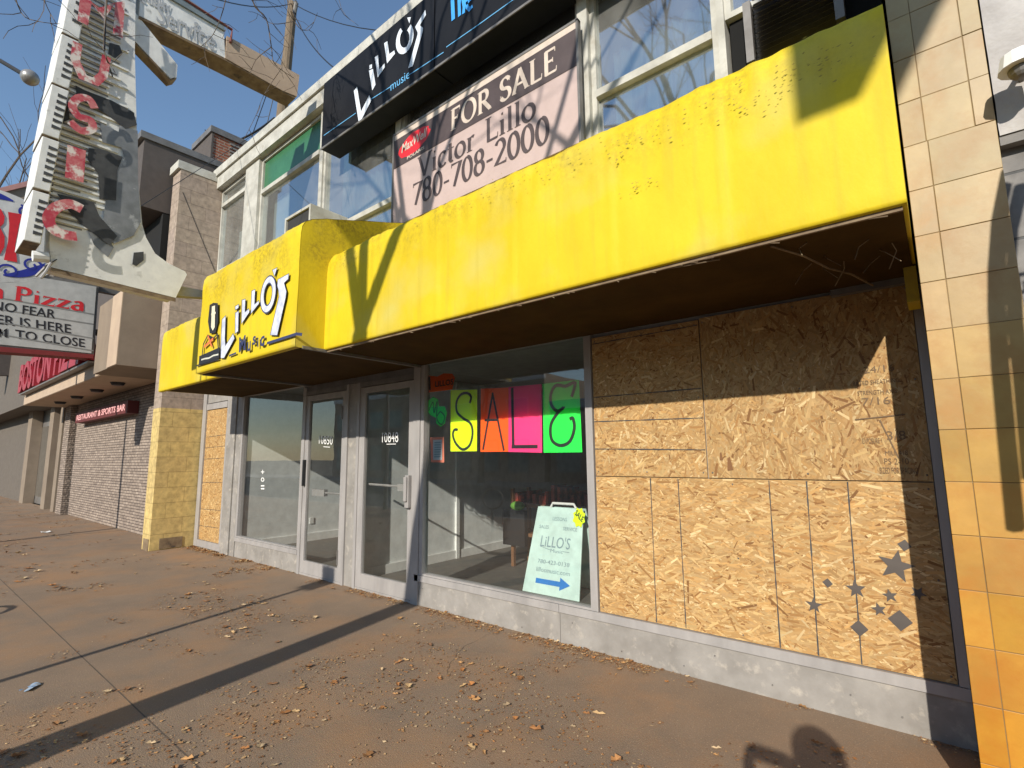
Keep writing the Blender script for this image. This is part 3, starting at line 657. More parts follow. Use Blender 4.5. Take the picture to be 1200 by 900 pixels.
# ------------------------------------------------------------------ OSB boards
def flakes(mb,x0,x1,z0,z1,y,seed,horiz=True,spread=35,dens=1.0,fade=1):
    rnd=random.Random(seed); area=(x1-x0)*(z1-z0); n=int(area*3300*dens)
    pal=[(.47,.285,.11),(.52,.335,.14),(.43,.25,.09),(.56,.375,.155),(.35,.18,.055),(.48,.275,.095),(.24,.11,.03),(.66,.48,.24)]
    wts=[6,6,5,3.4,3,5,1.1,1.6]
    for i in range(n):
        L=rnd.uniform(.02,.105) if rnd.random()<.95 else rnd.uniform(.1,.19); W=L*rnd.uniform(.1,.32); W=min(W,.019)
        if rnd.random()<.12: L*=.4
        cx=rnd.uniform(x0,x1); cz=rnd.uniform(z0,z1)
        a=rnd.gauss(0 if horiz else 90,spread); a=R_(a)
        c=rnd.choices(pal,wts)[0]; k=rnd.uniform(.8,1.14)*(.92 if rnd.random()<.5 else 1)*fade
        c=(c[0]*k,c[1]*k,c[2]*k); yy=y-.0004-.0022*i/n; ti=rnd.uniform(-.0012,.0012)
        pts=[]
        sk=rnd.uniform(-.3,.3)*W
        for u,v in ((-L/2,-W/2+sk*.3),(L/2-sk,-W/2*rnd.uniform(.4,1)),(L/2,W/2*rnd.uniform(.5,1)),(-L/2+sk,W/2)):
            px=cx+u*math.cos(a)-v*math.sin(a); pz=cz+u*math.sin(a)+v*math.cos(a)
            pts.append((min(max(px,x0),x1),yy+ti*(1 if v>0 else -1)*.15,min(max(pz,z0),z1)))
        mb.quad(*pts,c=c)
def board(name,x0,x1,z0,z1,lab,seed,horiz,lines,spread=35,cy=0.0,fade=1):
    b=thing(name,((x0+x1)/2,cy,z0),lab,'board','plywood boards over the windows')
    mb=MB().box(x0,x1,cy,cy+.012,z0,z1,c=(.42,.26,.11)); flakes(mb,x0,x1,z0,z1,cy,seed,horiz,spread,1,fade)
    p=build('panel',mb,M['osb'],b)
    mb=MB(); rr=random.Random(seed)
    for (a,c_) in lines:
        n=24; pts=[Vector(a)+(Vector(c_)-Vector(a))*i/n for i in range(n+1)]
        ribbon(mb,[(q.x,cy-.0034,q.y) for q in pts],[rr.uniform(.004,.011) for _ in pts],(0,-1,0))
    sm_=MB()
    for sx_ in (x0+.03,(x0+x1)/2,x1-.03):
        for sz_ in (z0+.04,(z0+z1)/2,z1-.04): sm_.tube([(sx_+rr.uniform(-.01,.01),cy-.0045,sz_),(sx_,cy-.001,sz_)],.0065,7)
    build_split('screw',sm_,M['alud'],b)
    if lines: build_split('cut_line',mb,M['charcoal'],b)
    return b
V2=Vector
board('strand_board',-2.505,-1.475,1.552,2.86,'upper left strand board panel with printed horizontal lines',21,True,[((-2.5,2.80),(-1.48,2.815)),((-2.5,2.285),(-1.48,2.28)),((-2.5,2.055),(-1.48,2.035)),((-2.5,1.8),(-1.48,1.775))],55,fade=.93)
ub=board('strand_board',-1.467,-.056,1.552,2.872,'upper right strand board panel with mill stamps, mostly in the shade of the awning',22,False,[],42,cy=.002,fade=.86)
board('strand_board',-2.505,-.058,.35,1.545,'wide lower strand board panel with star stickers at its right end',23,True,[((-1.965,1.54),(-1.97,.355)),((-1.72,1.54),(-1.72,.355)),((-1.02,1.54),(-1.03,.355)),((-.77,1.54),(-.79,.355)),((-.52,1.54),(-.54,.355))],28,cy=-.001)
board('strand_board',-11.755,-10.715,.155,2.755,'narrow strand board panel in the left frame beside the yellow pier',24,True,[((-11.75,z),(-10.72,z+.02)) for z in (.42,.75,1.28,1.75,1.98,2.2)],50,cy=.01)
mb=MB()
for s,x,z,wd,h in (('24/16',-.33,2.28,.17,.045),('RATED SHEATHING',-.4,2.2,.26,.03),('STRENGTH AXIS',-.38,2.13,.22,.03),('7/16',-.36,2.06,.16,.05),('EXPOSURE 1',-.38,1.8,.11,.035),('3/8',-.24,1.82,.1,.06),('MILL 418',-.26,1.72,.12,.03),('PS 2-10',-.27,1.66,.13,.04),('SIZED FOR SPACING',-.3,1.6,.2,.04)):
    text_on(s,(x-.03,-.0045,z),(x-.03+wd,-.0045,z),(x-.03,-.0045,z+h),mb,.0,lift=0)
ribbon(mb,[(-.44,-.004,1.965),(-.16,-.004,1.985)],.008,(0,-1,0)); ribbon(mb,[(-.3,-.004,1.955),(-.22,-.004,1.7)],.008,(0,-1,0))
build('mill_stamp',mb,mat('faded_brown_ink',(.16,.1,.05)),ub)
mb=MB()
for cx,cz,s in ((-1.3,1.66,.05),(-1.36,1.72,.03)): poly(mb,[(cx-s*.3,-.004,cz-s),(cx+s*.6,-.004,cz-s*.9),(cx+s*.2,-.004,cz+s*1.2),(cx-s*.2,-.004,cz+s*.9)],(0,-1,0))
build('knot',mb,mat('dark_knot',(.2,.09,.03)),ub)
# star stickers
def sticker(kind,cx,cz,r,rot,lab):
    pts=[]
    if kind=='star':
        for k in range(10):
            rr_=r if k%2==0 else r*.42; a=R_(rot+36*k); pts.append((cx+rr_*math.cos(a),-.006,cz+rr_*math.sin(a)))
    else:
        pts=[(cx+r*math.cos(R_(rot+90*k))*(1 if k%2 else .8),-.006,cz+r*math.sin(R_(rot+90*k))) for k in range(4)]
    o=build('star_sticker' if kind=='star' else 'diamond_sticker',MB().prism([Vector(p) for p in pts],(0,.0015,0)),M['star'],base=(cx,-.006,cz))
    tag(o,lab,'sticker','stickers on the lower board')
def at(x,y): p=PY(x,y,0); return p.x,p.z
for kind,x,y,r,rot,lab in (('star',1050,663,.105,78,'largest grey star sticker, beside the shadow edge'),('star',1003,690,.062,95,'mid size grey star on the right hand cut line'),('star',954,709,.055,88,'lone grey star on the second cut line from the right'),('star',1043,698,.045,100,'small grey star straight below the largest star'),('star',1076,695,.045,60,'small grey star inside the pillar shadow'),('star',1030,714,.045,30,'small crumpled silver star between the small star and the big diamond'),('dia',1060,639,.038,80,'small diamond sticker above the largest star'),('dia',970,683,.032,85,'smallest diamond sticker between the two cut lines'),('dia',1055,727,.065,88,'biggest diamond sticker near the board bottom'),('dia',1007,736,.052,90,'narrow diamond sticker low on the right hand cut line')):
    p=at(x,y); sticker(kind,p[0],p[1],r,rot,lab)
# ------------------------------------------------------------------ SALE posters (inside the glass)
def poster(name,mt,cs,strokes,lab,w_px,label_group='neon letter posters in the window',Yp=.052):
    P=[PY(x,y,Yp) for x,y in cs]; b=(P[0]+P[1]+P[2]+P[3])/4
    t=thing(name,(b.x,b.y,min(p.z for p in P)),lab,'poster',label_group)
    build('card',MB().prism(P,(0,.003,0)),M[mt],t)
    mb=MB()
    for s in strokes:
        ribbon(mb,[PY(x,y,Yp-.002) for x,y in s],w_px,(0,-1,0))
    build('letter',mb,M['ink'],t); return t
def c3(x,y): return (470+x/4,390+y/4)
def sm(pts,n=5):
    out=[]; P=[pts[0]]+pts+[pts[-1]]
    for i in range(1,len(P)-2):
        for k in range(n):
            t=k/n; out.append(tuple(.5*((2*P[i][j])+(-P[i-1][j]+P[i+1][j])*t+(2*P[i-1][j]-5*P[i][j]+4*P[i+1][j]-P[i+2][j])*t*t+(-P[i-1][j]+3*P[i][j]-3*P[i+1][j]+P[i+2][j])*t**3) for j in (0,1)))
    out.append(tuple(P[-2])); return out
poster('sale_poster','pap_y',[c3(232,268),c3(357,266),c3(355,555),c3(232,556)],[sm([c3(*p) for p in ((322,330),(328,300),(310,283),(280,290),(260,325),(262,370),(290,400),(325,425),(335,470),(322,525),(290,547),(258,520),(243,480),(250,455),(266,455))])],'yellow poster with a black letter S, first of the row',.032)
poster('sale_poster','pap_o',[c3(374,262),c3(503,256),c3(503,557),c3(372,558)],[[c3(384,548),c3(430,282)],[c3(428,280),c3(482,552)],[c3(392,410),c3(452,408)]],'orange poster with a black letter A, second of the row',.026)
poster('sale_poster','pap_p',[c3(504,254),c3(658,240),c3(661,562),c3(503,558)],[[c3(521,258),c3(526,535)],[c3(518,534),c3(640,533)]],'pink poster with a black letter L, third of the row',.036)
poster('sale_poster','pap_g',[c3(664,238),c3(834,220),c3(849,560),c3(668,562)],[sm([c3(*p) for p in ((800,300),(815,235),(770,250),(725,248),(702,290),(706,340),(735,368),(762,350),(735,375),(703,430),(706,500),(745,528),(790,510),(812,450),(806,402),(790,405))])],'green poster with a black curly letter E, last of the row',.034)
o=thing('window_card',PY(520,448,.052),'orange cut-out card with the shop name, taped at the top left of the sale window','sign')
build('card',MB().prism([PY(*c3(*p),.052) for p in ((128,200),(170,205),(200,190),(240,192),(252,210),(240,265),(200,272),(130,280))],(0,.002,0)),M['pap_o'],o)
mb=MB(); text_on('LILLOS',PY(*c3(160,255),.05),PY(*c3(246,243),.05),PY(*c3(160,228),.05),mb,.02,lift=.002); ribbon(mb,[PY(*c3(133,205),.05),PY(*c3(135,268),.05)],.035,(0,-1,0)); build('lettering',mb,M['ink'],o)
o=thing('window_card',PY(510,480,.052),'green cut-out card shaped like a treble clef below the orange card','sign')
mb=MB(); mb.prism([PY(*c3(*p),.052) for p in ((120,325),(150,300),(172,310),(178,345),(205,345),(215,375),(205,425),(185,440),(165,425),(165,400),(135,385),(122,360))],(0,.002,0)); build('card',mb,M['pap_g'],o)
mb=MB(); ribbon(mb,[PY(*c3(x,y),.05) for x,y in sm([(130,365),(150,325),(155,375),(170,320),(168,400),(190,430),(205,395),(185,370),(170,390)])],.014,(0,-1,0)); build('lettering',mb,mat('dark_green_ink',(.01,.2,.05)),o)
o=thing('window_notice',PY(512,527,.052),'small framed notice with a red border on the glass beside the door','notice')
build('border',MB().prism([PY(*c3(*p),.052) for p in ((138,490),(200,488),(202,608),(140,607))],(0,.002,0)),mat('salmon_card',(.85,.25,.15)),o)
mb=MB(); poly(mb,[PY(*c3(*p),.049) for p in ((150,502),(192,500),(192,596),(150,596))],(0,-1,0)); build('sheet',mb,mat('pale_paper',(.6,.68,.7)),o)
mb=MB(); 
for k in range(7): ribbon(mb,[PY(*c3(156,515+k*11),.046),PY(*c3(186,514+k*11),.046)],.016,(0,-1,0))
build('print',mb,M['greyink'],o)
# ------------------------------------------------------------------ sandwich board inside the window
A=thing('sandwich_board',(-3.7,.95,.1),'pale mint sandwich board with a blue arrow standing inside the sale window','sign')
BL=Vector((-4.15,.94,.1)); BR=Vector((-3.33,.94,.1)); TL=PY(633,593,1.22); TR=PY(692,600,1.22)
TL.z=TR.z=1.10; TL=Vector((-4.08,1.2,1.10)); TR=Vector((-3.40,1.2,1.10))
# fit: bottom from photo, top leaning back
def bq(u,v,o=0):
    a=BL+(BR-BL)*u; b=TL+(TR-TL)*u; p=a+(b-a)*v; n=(BR-BL).cross(TL-BL).normalized(); return p+n*o
nb=(BR-BL).cross(TL-BL).normalized()
build('front_panel',MB().prism([bq(0,0),bq(1,0),bq(1,1),bq(0,1)],-nb*.02),M['board'],A,bevel=.004)
bk=[Vector((p.x,2*1.2-p.y+.05,p.z)) for p in (bq(0,0),bq(1,0),bq(1,1),bq(0,1))]
build('rear_panel',MB().prism(bk,(0,.02,0)),M['board'],A)
h0=bq(.3,1); h1=bq(.85,1)
build('handle',MB().tube([h0,h0+Vector((.03,0,.05)),h1+Vector((-.03,0,.05)),h1],.016,8),M['whitep'],A)
mb=MB()
def tb(s,u0,u1,v0,v1,bold=0): text_on(s,bq(u0,v0,.003),bq(u1,v0,.003),bq(u0,v1,.003),mb,bold,lift=.002)
tb('LESSONS',.38,.68,.845,.885); tb('SALES',.12,.32,.74,.78); tb('SERVICE',.62,.9,.74,.78); tb('LiLLO\'S',.2,.78,.53,.66,.0); tb('780-423-0138',.2,.8,.34,.385); tb('lillosmusic.com',.2,.82,.245,.295); tb('Music',.42,.66,.475,.515)
ribbon(mb,[bq(.2,.53,.003),bq(.42,.5,.003)],.006,nb); ribbon(mb,[bq(.66,.5,.003),bq(.78,.5,.003)],.006,nb)
build('lettering',mb,M['greyink'],A)
mb=MB(); poly(mb,[bq(*p,.004) for p in ((.22,.115),(.66,.115),(.66,.075),(.84,.145),(.66,.215),(.66,.17),(.22,.17))],nb); build('arrow',mb,M['arrowblue'],A)
o=thing('sale_tag',bq(1,.9),'small yellow starburst sale tag hanging on the top corner of the sandwich board','tag')
mb=MB(); pts=[]
for k in range(16):
    a=k/16*6.283; rr_=1 if k%2 else .78; pts.append(bq(.93+.15*rr_*math.cos(a)*.9,.9+.12*rr_*math.sin(a),.012))
mb.prism(pts,-nb*.003); build('card',mb,M['pap_y'],o)
mb=MB(); text_on('SALE',bq(.84,.93,.014),bq(1.0,.845,.014),bq(.88,.99,.014),mb,.02,lift=.002); build('lettering',mb,M['ink'],o)
# shop fittings inside
rk=thing('merchandise_rack',(-4.1,2.2,.1),'dark merchandise rack with red and green goods behind the sandwich board','rack')
ra=PY(606,600,2.1).x; rb_=PY(712,600,2.1).x
mb=MB()
for x in (ra,rb_):
    for y in (2.0,2.4): mb.box(x-.025,x+.025,y-.025,y+.025,.1,1.25)
mb.box(ra,rb_,2.0,2.4,.55,.6).box(ra,rb_,2.0,2.4,.98,1.03); build('rack_frame',mb,mat('brown_wood',(.2,.09,.035)),rk)
mb=MB(); rr=random.Random(4)
for i in range(14): x=ra+.02+i*(rb_-ra)/14; mb.box(x,x+.055,2.03,2.36,1.03,1.03+rr.uniform(.12,.3))
build('record_sleeves',mb,mat('red_orange_goods',(.4,.05,.02),(.06,.02,.02),9),rk)
build('goods',MB().ball((ra+.15,1.93,1.0),(.13,.08,.07)),mat('green_cloth',(.14,.35,.04)),rk,smooth=True)
build('cloth',MB().box(ra-.12,ra+.3,1.9,1.97,.42,.94),M['black'],rk)
# ------------------------------------------------------------------ upper signs
bs=thing('shop_sign_board',(-4,-.3,6.6),'long black sign board with slanted white shop lettering under the parapet','sign')
build('board_panel',MB().box(-7.12,-4.49,-.3,.03,6.58,7.73).box(-4.47,1.4-1.42,-.3,.03,6.58,7.73),M['navy'],bs)
build('edge_trim',MB().box(-7.13,-.0,-.315,-.302,6.57,6.6),M['alud'],bs)
def nb_(x,y,o=0): return PY(370+x*190/900,y*190/900,-.303-o)
mb=MB()
for P in ([(212,505),(230,482),(252,618),(298,528),(308,560),(250,672),(238,672)],[(298,362),(312,356),(312,378),(298,384)],[(295,392),(318,382),(332,470),(314,502)],[(328,318),(346,306),(352,386),(382,352),(384,372),(344,430)],[(380,240),(398,228),(408,300),(436,280),(440,298),(396,352)],[(552,150),(608,55),(612,82),(578,140),(596,155),(594,175),(538,368),(514,378),(566,190),(566,180)],[(508,98),(528,95),(520,130)]):
    poly(mb,[nb_(*p,.003) for p in P],(0,-1,0))
rg=[(494+38*math.cos(t),215+66*math.sin(t)-math.cos(t)*18) for t in [i*math.pi*2/22-.9 for i in range(19)]]
ribbon(mb,[nb_(*p,.003) for p in rg],.085,(0,-1,0))
build('lettering',mb,M['silver'],bs)
mb=MB(); ribbon(mb,[nb_(45,752),nb_(222,628)],.012,(0,-1,0)); ribbon(mb,[nb_(306,552),nb_(415,482)],.012,(0,-1,0)); ribbon(mb,[nb_(505,425),nb_(710,290)],.012,(0,-1,0)); ribbon(mb,[nb_(725,262),nb_(900,140),nb_(1400,-220)],.012,(0,-1,0))
text_on('music',nb_(416,505,.003),nb_(520,432,.003),nb_(414,462,.003),mb,.0,lift=0)
build('small_lettering',mb,mat('pale_blue_paint',(.12,.4,.7)),bs)
mb=MB()
def nc(x,y): return PY(500+x*140/1200,y*140/1200,-.306)
for st_,wd in (([(255,-120),(268,200)],.06),([(200,-90),(330,-180)],.06),([(320,-160),(330,160)],.05),([(330,40),(360,-40),(375,60),(370,135)],.045),([(395,40),(450,-20),(455,-60),(420,-70),(395,-10),(405,70),(430,95),(460,60)],.045)):
    ribbon(mb,[nc(*p) for p in st_],wd,(0,-1,0))
build('blue_lettering',mb,M['cyan'],bs)
fs=thing('for_sale_sign',(-4,-.12,4.9),'large faded pink and black property for sale banner above the awning','sign')
build('banner',MB().box(-5.49,-2.5,-.12,-.09,4.85,6.2),M['pink'],fs)
build('frame',MB().box(-5.52,-5.49,-.13,-.07,4.85,6.22).box(-2.5,-2.475,-.13,-.07,4.85,6.22).box(-5.52,-2.475,-.13,-.07,6.2,6.23),M['alud'],fs)
build('top_strip',MB().box(-5.488,-2.502,-.1235,-.12,6.125,6.2),M['cream'],fs)
build('black_band',MB().box(-5.488,-2.502,-.1245,-.12,5.70,6.122),M['brownink'],fs)
pen_text('FOR SALE',(-4.36,-.126,5.775),(.285,0,0),(0,0,.285),M['cream'],fs,fit=1.62,thick=.18,thin=.065)
pen_text('Victor Lillo',(-4.98,-.123,5.37),(.3,0,0),(0,0,.3),M['brownink'],fs,fit=1.95,thick=.165,thin=.06)
pen_text('780-708-2000',(-5.08,-.123,5.02),(.31,0,0),(0,0,.31),M['brownink'],fs,fit=2.22,thick=.165,thin=.06)
mb=MB(); pts=[]
rr=random.Random(2)
for k in range(26):
    a=k/26*6.283; pts.append((-5.07+.33*math.cos(a)*rr.uniform(.93,1.05),-.126,5.93+.15*math.sin(a)*rr.uniform(.9,1.06)+.04*math.cos(a)))
mb.quad(*pts); build('red_badge',mb,M['red'],fs)
mb=MB(); text_on('MaxWell',(-5.32,-.128,5.87),(-4.82,-.128,5.9),(-5.30,-.128,6.0),mb,.02,lift=.001); text_on('POLARIS',(-5.2,-.127,5.73),(-4.85,-.127,5.745),(-5.2,-.127,5.775),mb,.02,lift=.0); build('badge_lettering',mb,M['cream'],fs)
# ------------------------------------------------------------------ MUSIC pylon sign
XS=-7.65
ms=thing('projecting_sign',(-7.8,-2.7,3.9),'tall weathered white music sign with stacked letter boxes hanging over the sidewalk','sign')
def mp(x,y,o=0): return PX(x,y,XS+o)
body=[(60,313),(206,349),(219,322),(217,318),(198,309),(181.7,297),(171,278),(166.7,263),(162,213),(160,143),(158,60),(159,0),(163,-90),(98,-130),(88,-70),(92,0),(88,45),(78,98),(70,160),(62,222),(58,285)]
build('pylon',MB().prism([mp(*p) for p in body],(-.32,0,0)),M['steel'],ms)
lb=[((88,-45),(72,37)),((72,39),(60,96)),((60.5,98),(48.5,156)),((49.5,159),(38,219)),((38,222),(27,281))]
for (t,b) in lb:
    k=[t,b]; vpx,vpy=1103,530
    def sh(p,dx): return (p[0]+dx,p[1]+dx*(vpy-p[1])/(vpx-p[0]))
    P=[PX(*t,XS+.12),PX(*b,XS+.12),PX(*sh(b,21),XS+.12),PX(*sh(t,21),XS+.12)]
    o=build('letter_box',MB().prism(P,(-.56,0,0)),M['steel'],ms,bevel=.01)
    mb=MB()
    for i in range(6):
        f=.14+i*.125; a=(t[0]+(b[0]-t[0])*f+9,t[1]+(b[1]-t[1])*f+5); ribbon(mb,[PX(*a,XS+.124),PX(*sh(a,11),XS+.124)],[.045,.025],(1,0,0))
    build('vent_slots',mb,M['charcoal'],o)
    Pu=[PX(*sh(b,1),XS+.12),PX(*sh(b,20),XS+.12)]; dz=Vector((0,0,-.004))
    build('underside',MB().quad(Pu[0]+dz,Pu[1]+dz,Pu[1]+dz-Vector((.55,0,0)),Pu[0]+dz-Vector((.55,0,0))),M['dkbrown'],o)
# ribs
mb=MB()
for i in range(42):
    y=-40+i*7.2
    x0=94-(y*.16) ; x1=152+min(0,(120-y)*.06)
    if y>232: x1=140
    a=(x0,y); ln=x1-x0; b=sh(a,ln*(.82+.18*math.sin(i*2.1)))
    A1=mp(*a); B1=mp(*b); mb.box(XS-.01,XS+.022,min(A1.y,B1.y),max(A1.y,B1.y),A1.z-.012,A1.z+.012)
build('ribs',mb,M['steel'],ms)
mb=MB()
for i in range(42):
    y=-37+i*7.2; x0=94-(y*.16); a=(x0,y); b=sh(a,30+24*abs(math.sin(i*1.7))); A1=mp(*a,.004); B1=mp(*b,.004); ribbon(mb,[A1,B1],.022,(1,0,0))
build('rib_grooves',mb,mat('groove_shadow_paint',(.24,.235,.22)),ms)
def mpx(pts,wd,o,mb): ribbon(mb,[mp(*p,o) for p in pts],wd,(1,0,0))
mb=MB(); o_=.135
mpx([(97,27),(101,-3),(119,16),(141,2),(138,42)],.10,o_,mb)
build('red_letter',mb,M['redw'],ms); mb=MB(); mpx([(91,50),(88,70),(97,90),(112,96),(121,88),(125,66)],.09,o_,mb)
build('red_letter',mb,M['redw'],ms); mb=MB(); mpx(sm([(111,127),(104,116),(92,115),(85,124),(92,136),(106,141),(108,151),(95,153),(82,142)]),.085,o_,mb)
build('red_letter',mb,M['redw'],ms); mb=MB(); mpx([(90,173),(87,211)],.17,o_,mb)
build('red_letter',mb,M['redw'],ms); mb=MB(); mpx(sm([(96,245),(82,239),(66,243),(57,255),(62,268),(76,275),(90,277)]),.11,o_,mb)
build('red_letter',mb,M['redw'],ms)
mb=MB()
def mpoly(pts,o): poly(mb,[mp(x/3,y/3,o) for x,y in pts],(1,0,0))
mpoly([(265,300),(300,318),(390,352),(470,395),(482,440),(440,452),(372,400),(270,345)],.026)
mpoly([(312,520),(370,528),(432,552),(412,600),(408,705),(350,700),(345,612),(308,560)],.026)
mpoly([(200,680),(330,712),(350,760),(412,830),(385,862),(290,792),(240,740)],.026)
mpoly([(385,150),(420,160),(430,185),(405,205),(380,190)],.026); mpoly([(470,888),(505,885),(505,915),(480,935),(465,930)],.006)
mpoly([(180,300),(235,320),(245,420),(200,440),(178,400)],.026)
build_split('dark_patch',mb,M['charcoal'],ms)
mb=MB(); mpoly([(420,440),(484,460),(486,640),(496,780),(470,828),(400,858),(360,800),(372,700),(408,600),(436,550),(415,480)],.024); mpoly([(350,430),(430,470),(430,520),(360,500)],.023); mpoly([(300,790),(345,780),(400,870),(380,905),(330,860)],.01)
build_split('bare_metal_patch',mb,M['bare'],ms)
# beam and pointer
bm=[(158,18),(345,113),(352,90),(268,36),(170,-30),(150,-45),(150,10)]
bmq=MB().prism([mp(*p,-.03) for p in ((163,18),(264,68),(262,33),(166,-30))],(-.25,0,0)); bo=build('beam',bmq,M['steel'],ms)
build('beam_end',MB().prism([mp(*p,-.02) for p in ((264,68),(331,106),(348,113),(351,88),(266,42))],(-.27,0,0)),M['beige'],ms)
A1=mp(163,18.5,-.03);B1=mp(264,68.5,-.03);C1=mp(346,113.5,-.03)
build('beam_underside',MB().prism([A1,B1,C1,C1+Vector((-.29,0,-.01)),A1+Vector((-.29,0,-.01))],(0,0,-.03)),M['dkbrown'],ms)
build('beam_top_band',MB().prism([mp(*p,-.0) for p in ((190,-22),(262,27),(264,36),(190,-8))],(-.2,0,0)),mat('blue_grey_paint',(.2,.25,.28)),ms)
mb=MB(); text_on('Quality',mp(160,2,-.024),mp(200,23,-.024),mp(160,-20,-.024),mb,.02,lift=.003); text_on('Service',mp(183,26,-.024),mp(251,60,-.024),mp(184,2,-.024),mb,.01,lift=.006); 
text_on('&',mp(226,36,-.024),mp(236,41,-.024),mp(226,24,-.024),mb,.02,lift=.004)
build('script_lettering',mb,mat('tubing_grey_white',(.42,.44,.46)),ms)
build('pointer_arrow',MB().prism([mp(*p,-.05) for p in ((158,14),(208,76),(207,90),(200,92),(158,48))],(-.17,0,0)),M['steel'],ms)
build('pointer_underside',MB().prism([mp(158,49,-.05),mp(200,93,-.05),mp(207,91,-.05),mp(207,91,-.05)+Vector((-.17,0,0)),mp(200,93,-.05)+Vector((-.17,0,0)),mp(158,49,-.05)+Vector((-.17,0,0))],(0,0,-.02)),M['dkbrown'],ms)
build('support_rod',MB().tube([mp(205,-8),mp(272,35),mp(270,50)],.02,6),mat('rust_red_steel',(.18,.05,.04)),ms)
build('bracket',MB().prism([mp(200,333,-.1),mp(242,341,-.1),mp(242,349,-.1),mp(200,346,-.1)],(-.12,0,0)),M['white'],ms)
build('pylon_underside',MB().prism([mp(60,313.5),mp(206,349.5),mp(206,349.5,-.32),mp(60,313.5,-.32)],(0,0,-.05)),M['dkbrown'],ms)
build('spot_lamp',MB().tube([mp(38,300),mp(57,302)],.06,10),M['whitep'],ms)
build_split('spot_lamp_arm',MB().tube([mp(60,306,-.1),mp(50,316,-.1),mp(42,324,-.1)],.015,6).tube([mp(60,308,.1),mp(54,318,.1),mp(48,326,.1)],.015,6),M['alu'],ms)
# ------------------------------------------------------------------ restaurant next door
rb=thing('restaurant_building',(-18,0,0),'brown restaurant building with stone clad wall and beige canopy, left of the shop','building')
build('stone_wall',MB().box(-22.3,-12.42,-.15,.3,0,3.6),M['stone'],rb)
build('rear_block',MB().box(-60,-12.42,.31,5,0,7.04),M['tower'],rb)
build('canopy',MB().box(-23.8,-14.2,-1.32,-.152,3.62,4.42),M['beige'],rb)
build('canopy_corner_block',MB().box(-14.19,-12.42,-1.46,-.152,3.62,5.15),M['taupe'],rb)
build('corner_strip',MB().box(-13.1,-12.42,-1.475,-1.461,3.63,5.15),M['beige'],rb)  # lighter beige paints in the sunlit front of the block
build('corner_strip',MB().box(-23.8,-14.2,-1.334,-1.322,3.63,3.9),M['beige'],rb)
build('recess_black',MB().box(-14.1,-12.44,-.9,-.16,5.155,7.0),M['void'],rb)  # solid black block, the darkness of a recess painted in
build('upper_tower',MB().box(-17.5,-12.5,-1.34,4.9,7.05,8.55),M['tower'],rb)
build('tower_parapet',MB().box(-17.6,-12.46,-1.42,4.95,8.553,8.7),M['alud'],rb)
build('upper_wall',MB().box(-34,-17.6,-.15,4.8,4.45,9.1),M['tower'],rb)
build('tower_wall',MB().box(-17.3,-14.2,-.15,4.8,5.15,7.04),M['tower'],rb)
ch=build('chimney',MB().box(-13.6,-12.5,-.02,3.2,8.72,9.35),M['brickred'],rb)
build('chimney_face',MB().box(-13.62,-12.48,-.06,-.021,8.72,9.35),M['tower'],ch)
build('chimney_cap',MB().box(-13.65,-12.45,-.1,3.25,9.353,9.5),M['alud'],ch)
mb=MB()
for i in range(6): mb.box(-12.497,-12.47,.35,3.0,8.78+i*.09,8.82+i*.09)
build('chimney_louvre',mb,M['louvre'],ch)
mb=MB()
for x in (-15.3,-17.2,-19.4,-21.6): mb.tube([(x,-.75,3.619),(x,-.75,3.55)],[.16,.12],12)
build_split('downlight',mb,M['black'],rb)
for (x0,x1) in ((-30.8,-29.9),(-26.2,-25.5),(-24.4,-23.9)):
    build('pilaster',MB().box(x0,x1,-.25,.1,0,3.9),M['taupe'],rb)
sw=build('storefront_window',MB().box(-30,-22.3,.12,.2,0,3.9),M['alud'],rb); build('pane',MB().quad((-29.9,.1,.3),(-26.3,.1,.3),(-26.3,.1,3.2),(-29.9,.1,3.2)),M['glass_low'],sw)
build('entry_pier',MB().box(-23.3,-22.5,-.3,.1,0,3.6),M['stone'],rb)
build('canopy_far',MB().box(-60,-24.2,-.9,.3,3.9,8.6),M['farwall'],rb,label='grey upper facade further along')
build('far_wall',MB().box(-60,-30.85,-.1,.2,0,3.9),M['farwall'],rb)
build('alarm_box',MB().box(-24.9,-24.7,-.0,.1,2.2,2.5),M['red'],rb)
# far roof with pinkish edge
fr=thing('distant_roof',(-34,0,10),'low roof with a pinkish edge seen beyond the pizza sign','roof')
a=PX(-30,240,-32);b=PX(60,212,-32)
build('fascia',MB().prism([PX(-40,262,-32),PX(120,222,-32),PX(120,196,-32),PX(-40,236,-32)],(-.5,0,0)),M['taupe'],fr)
build('roof_edge',MB().prism([PX(-40,236,-31.9),PX(120,196,-31.9),PX(120,190,-31.9),PX(-40,230,-31.9)],(-1.5,0,0)),mat('pink_metal',(.5,.25,.22)),fr)
build('wall',MB().prism([PX(-40,263,-32.2),PX(120,223,-32.2),PX(120,440,-32.2),PX(-40,440,-32.2)],(-.3,0,0)),M['tower'],fr)
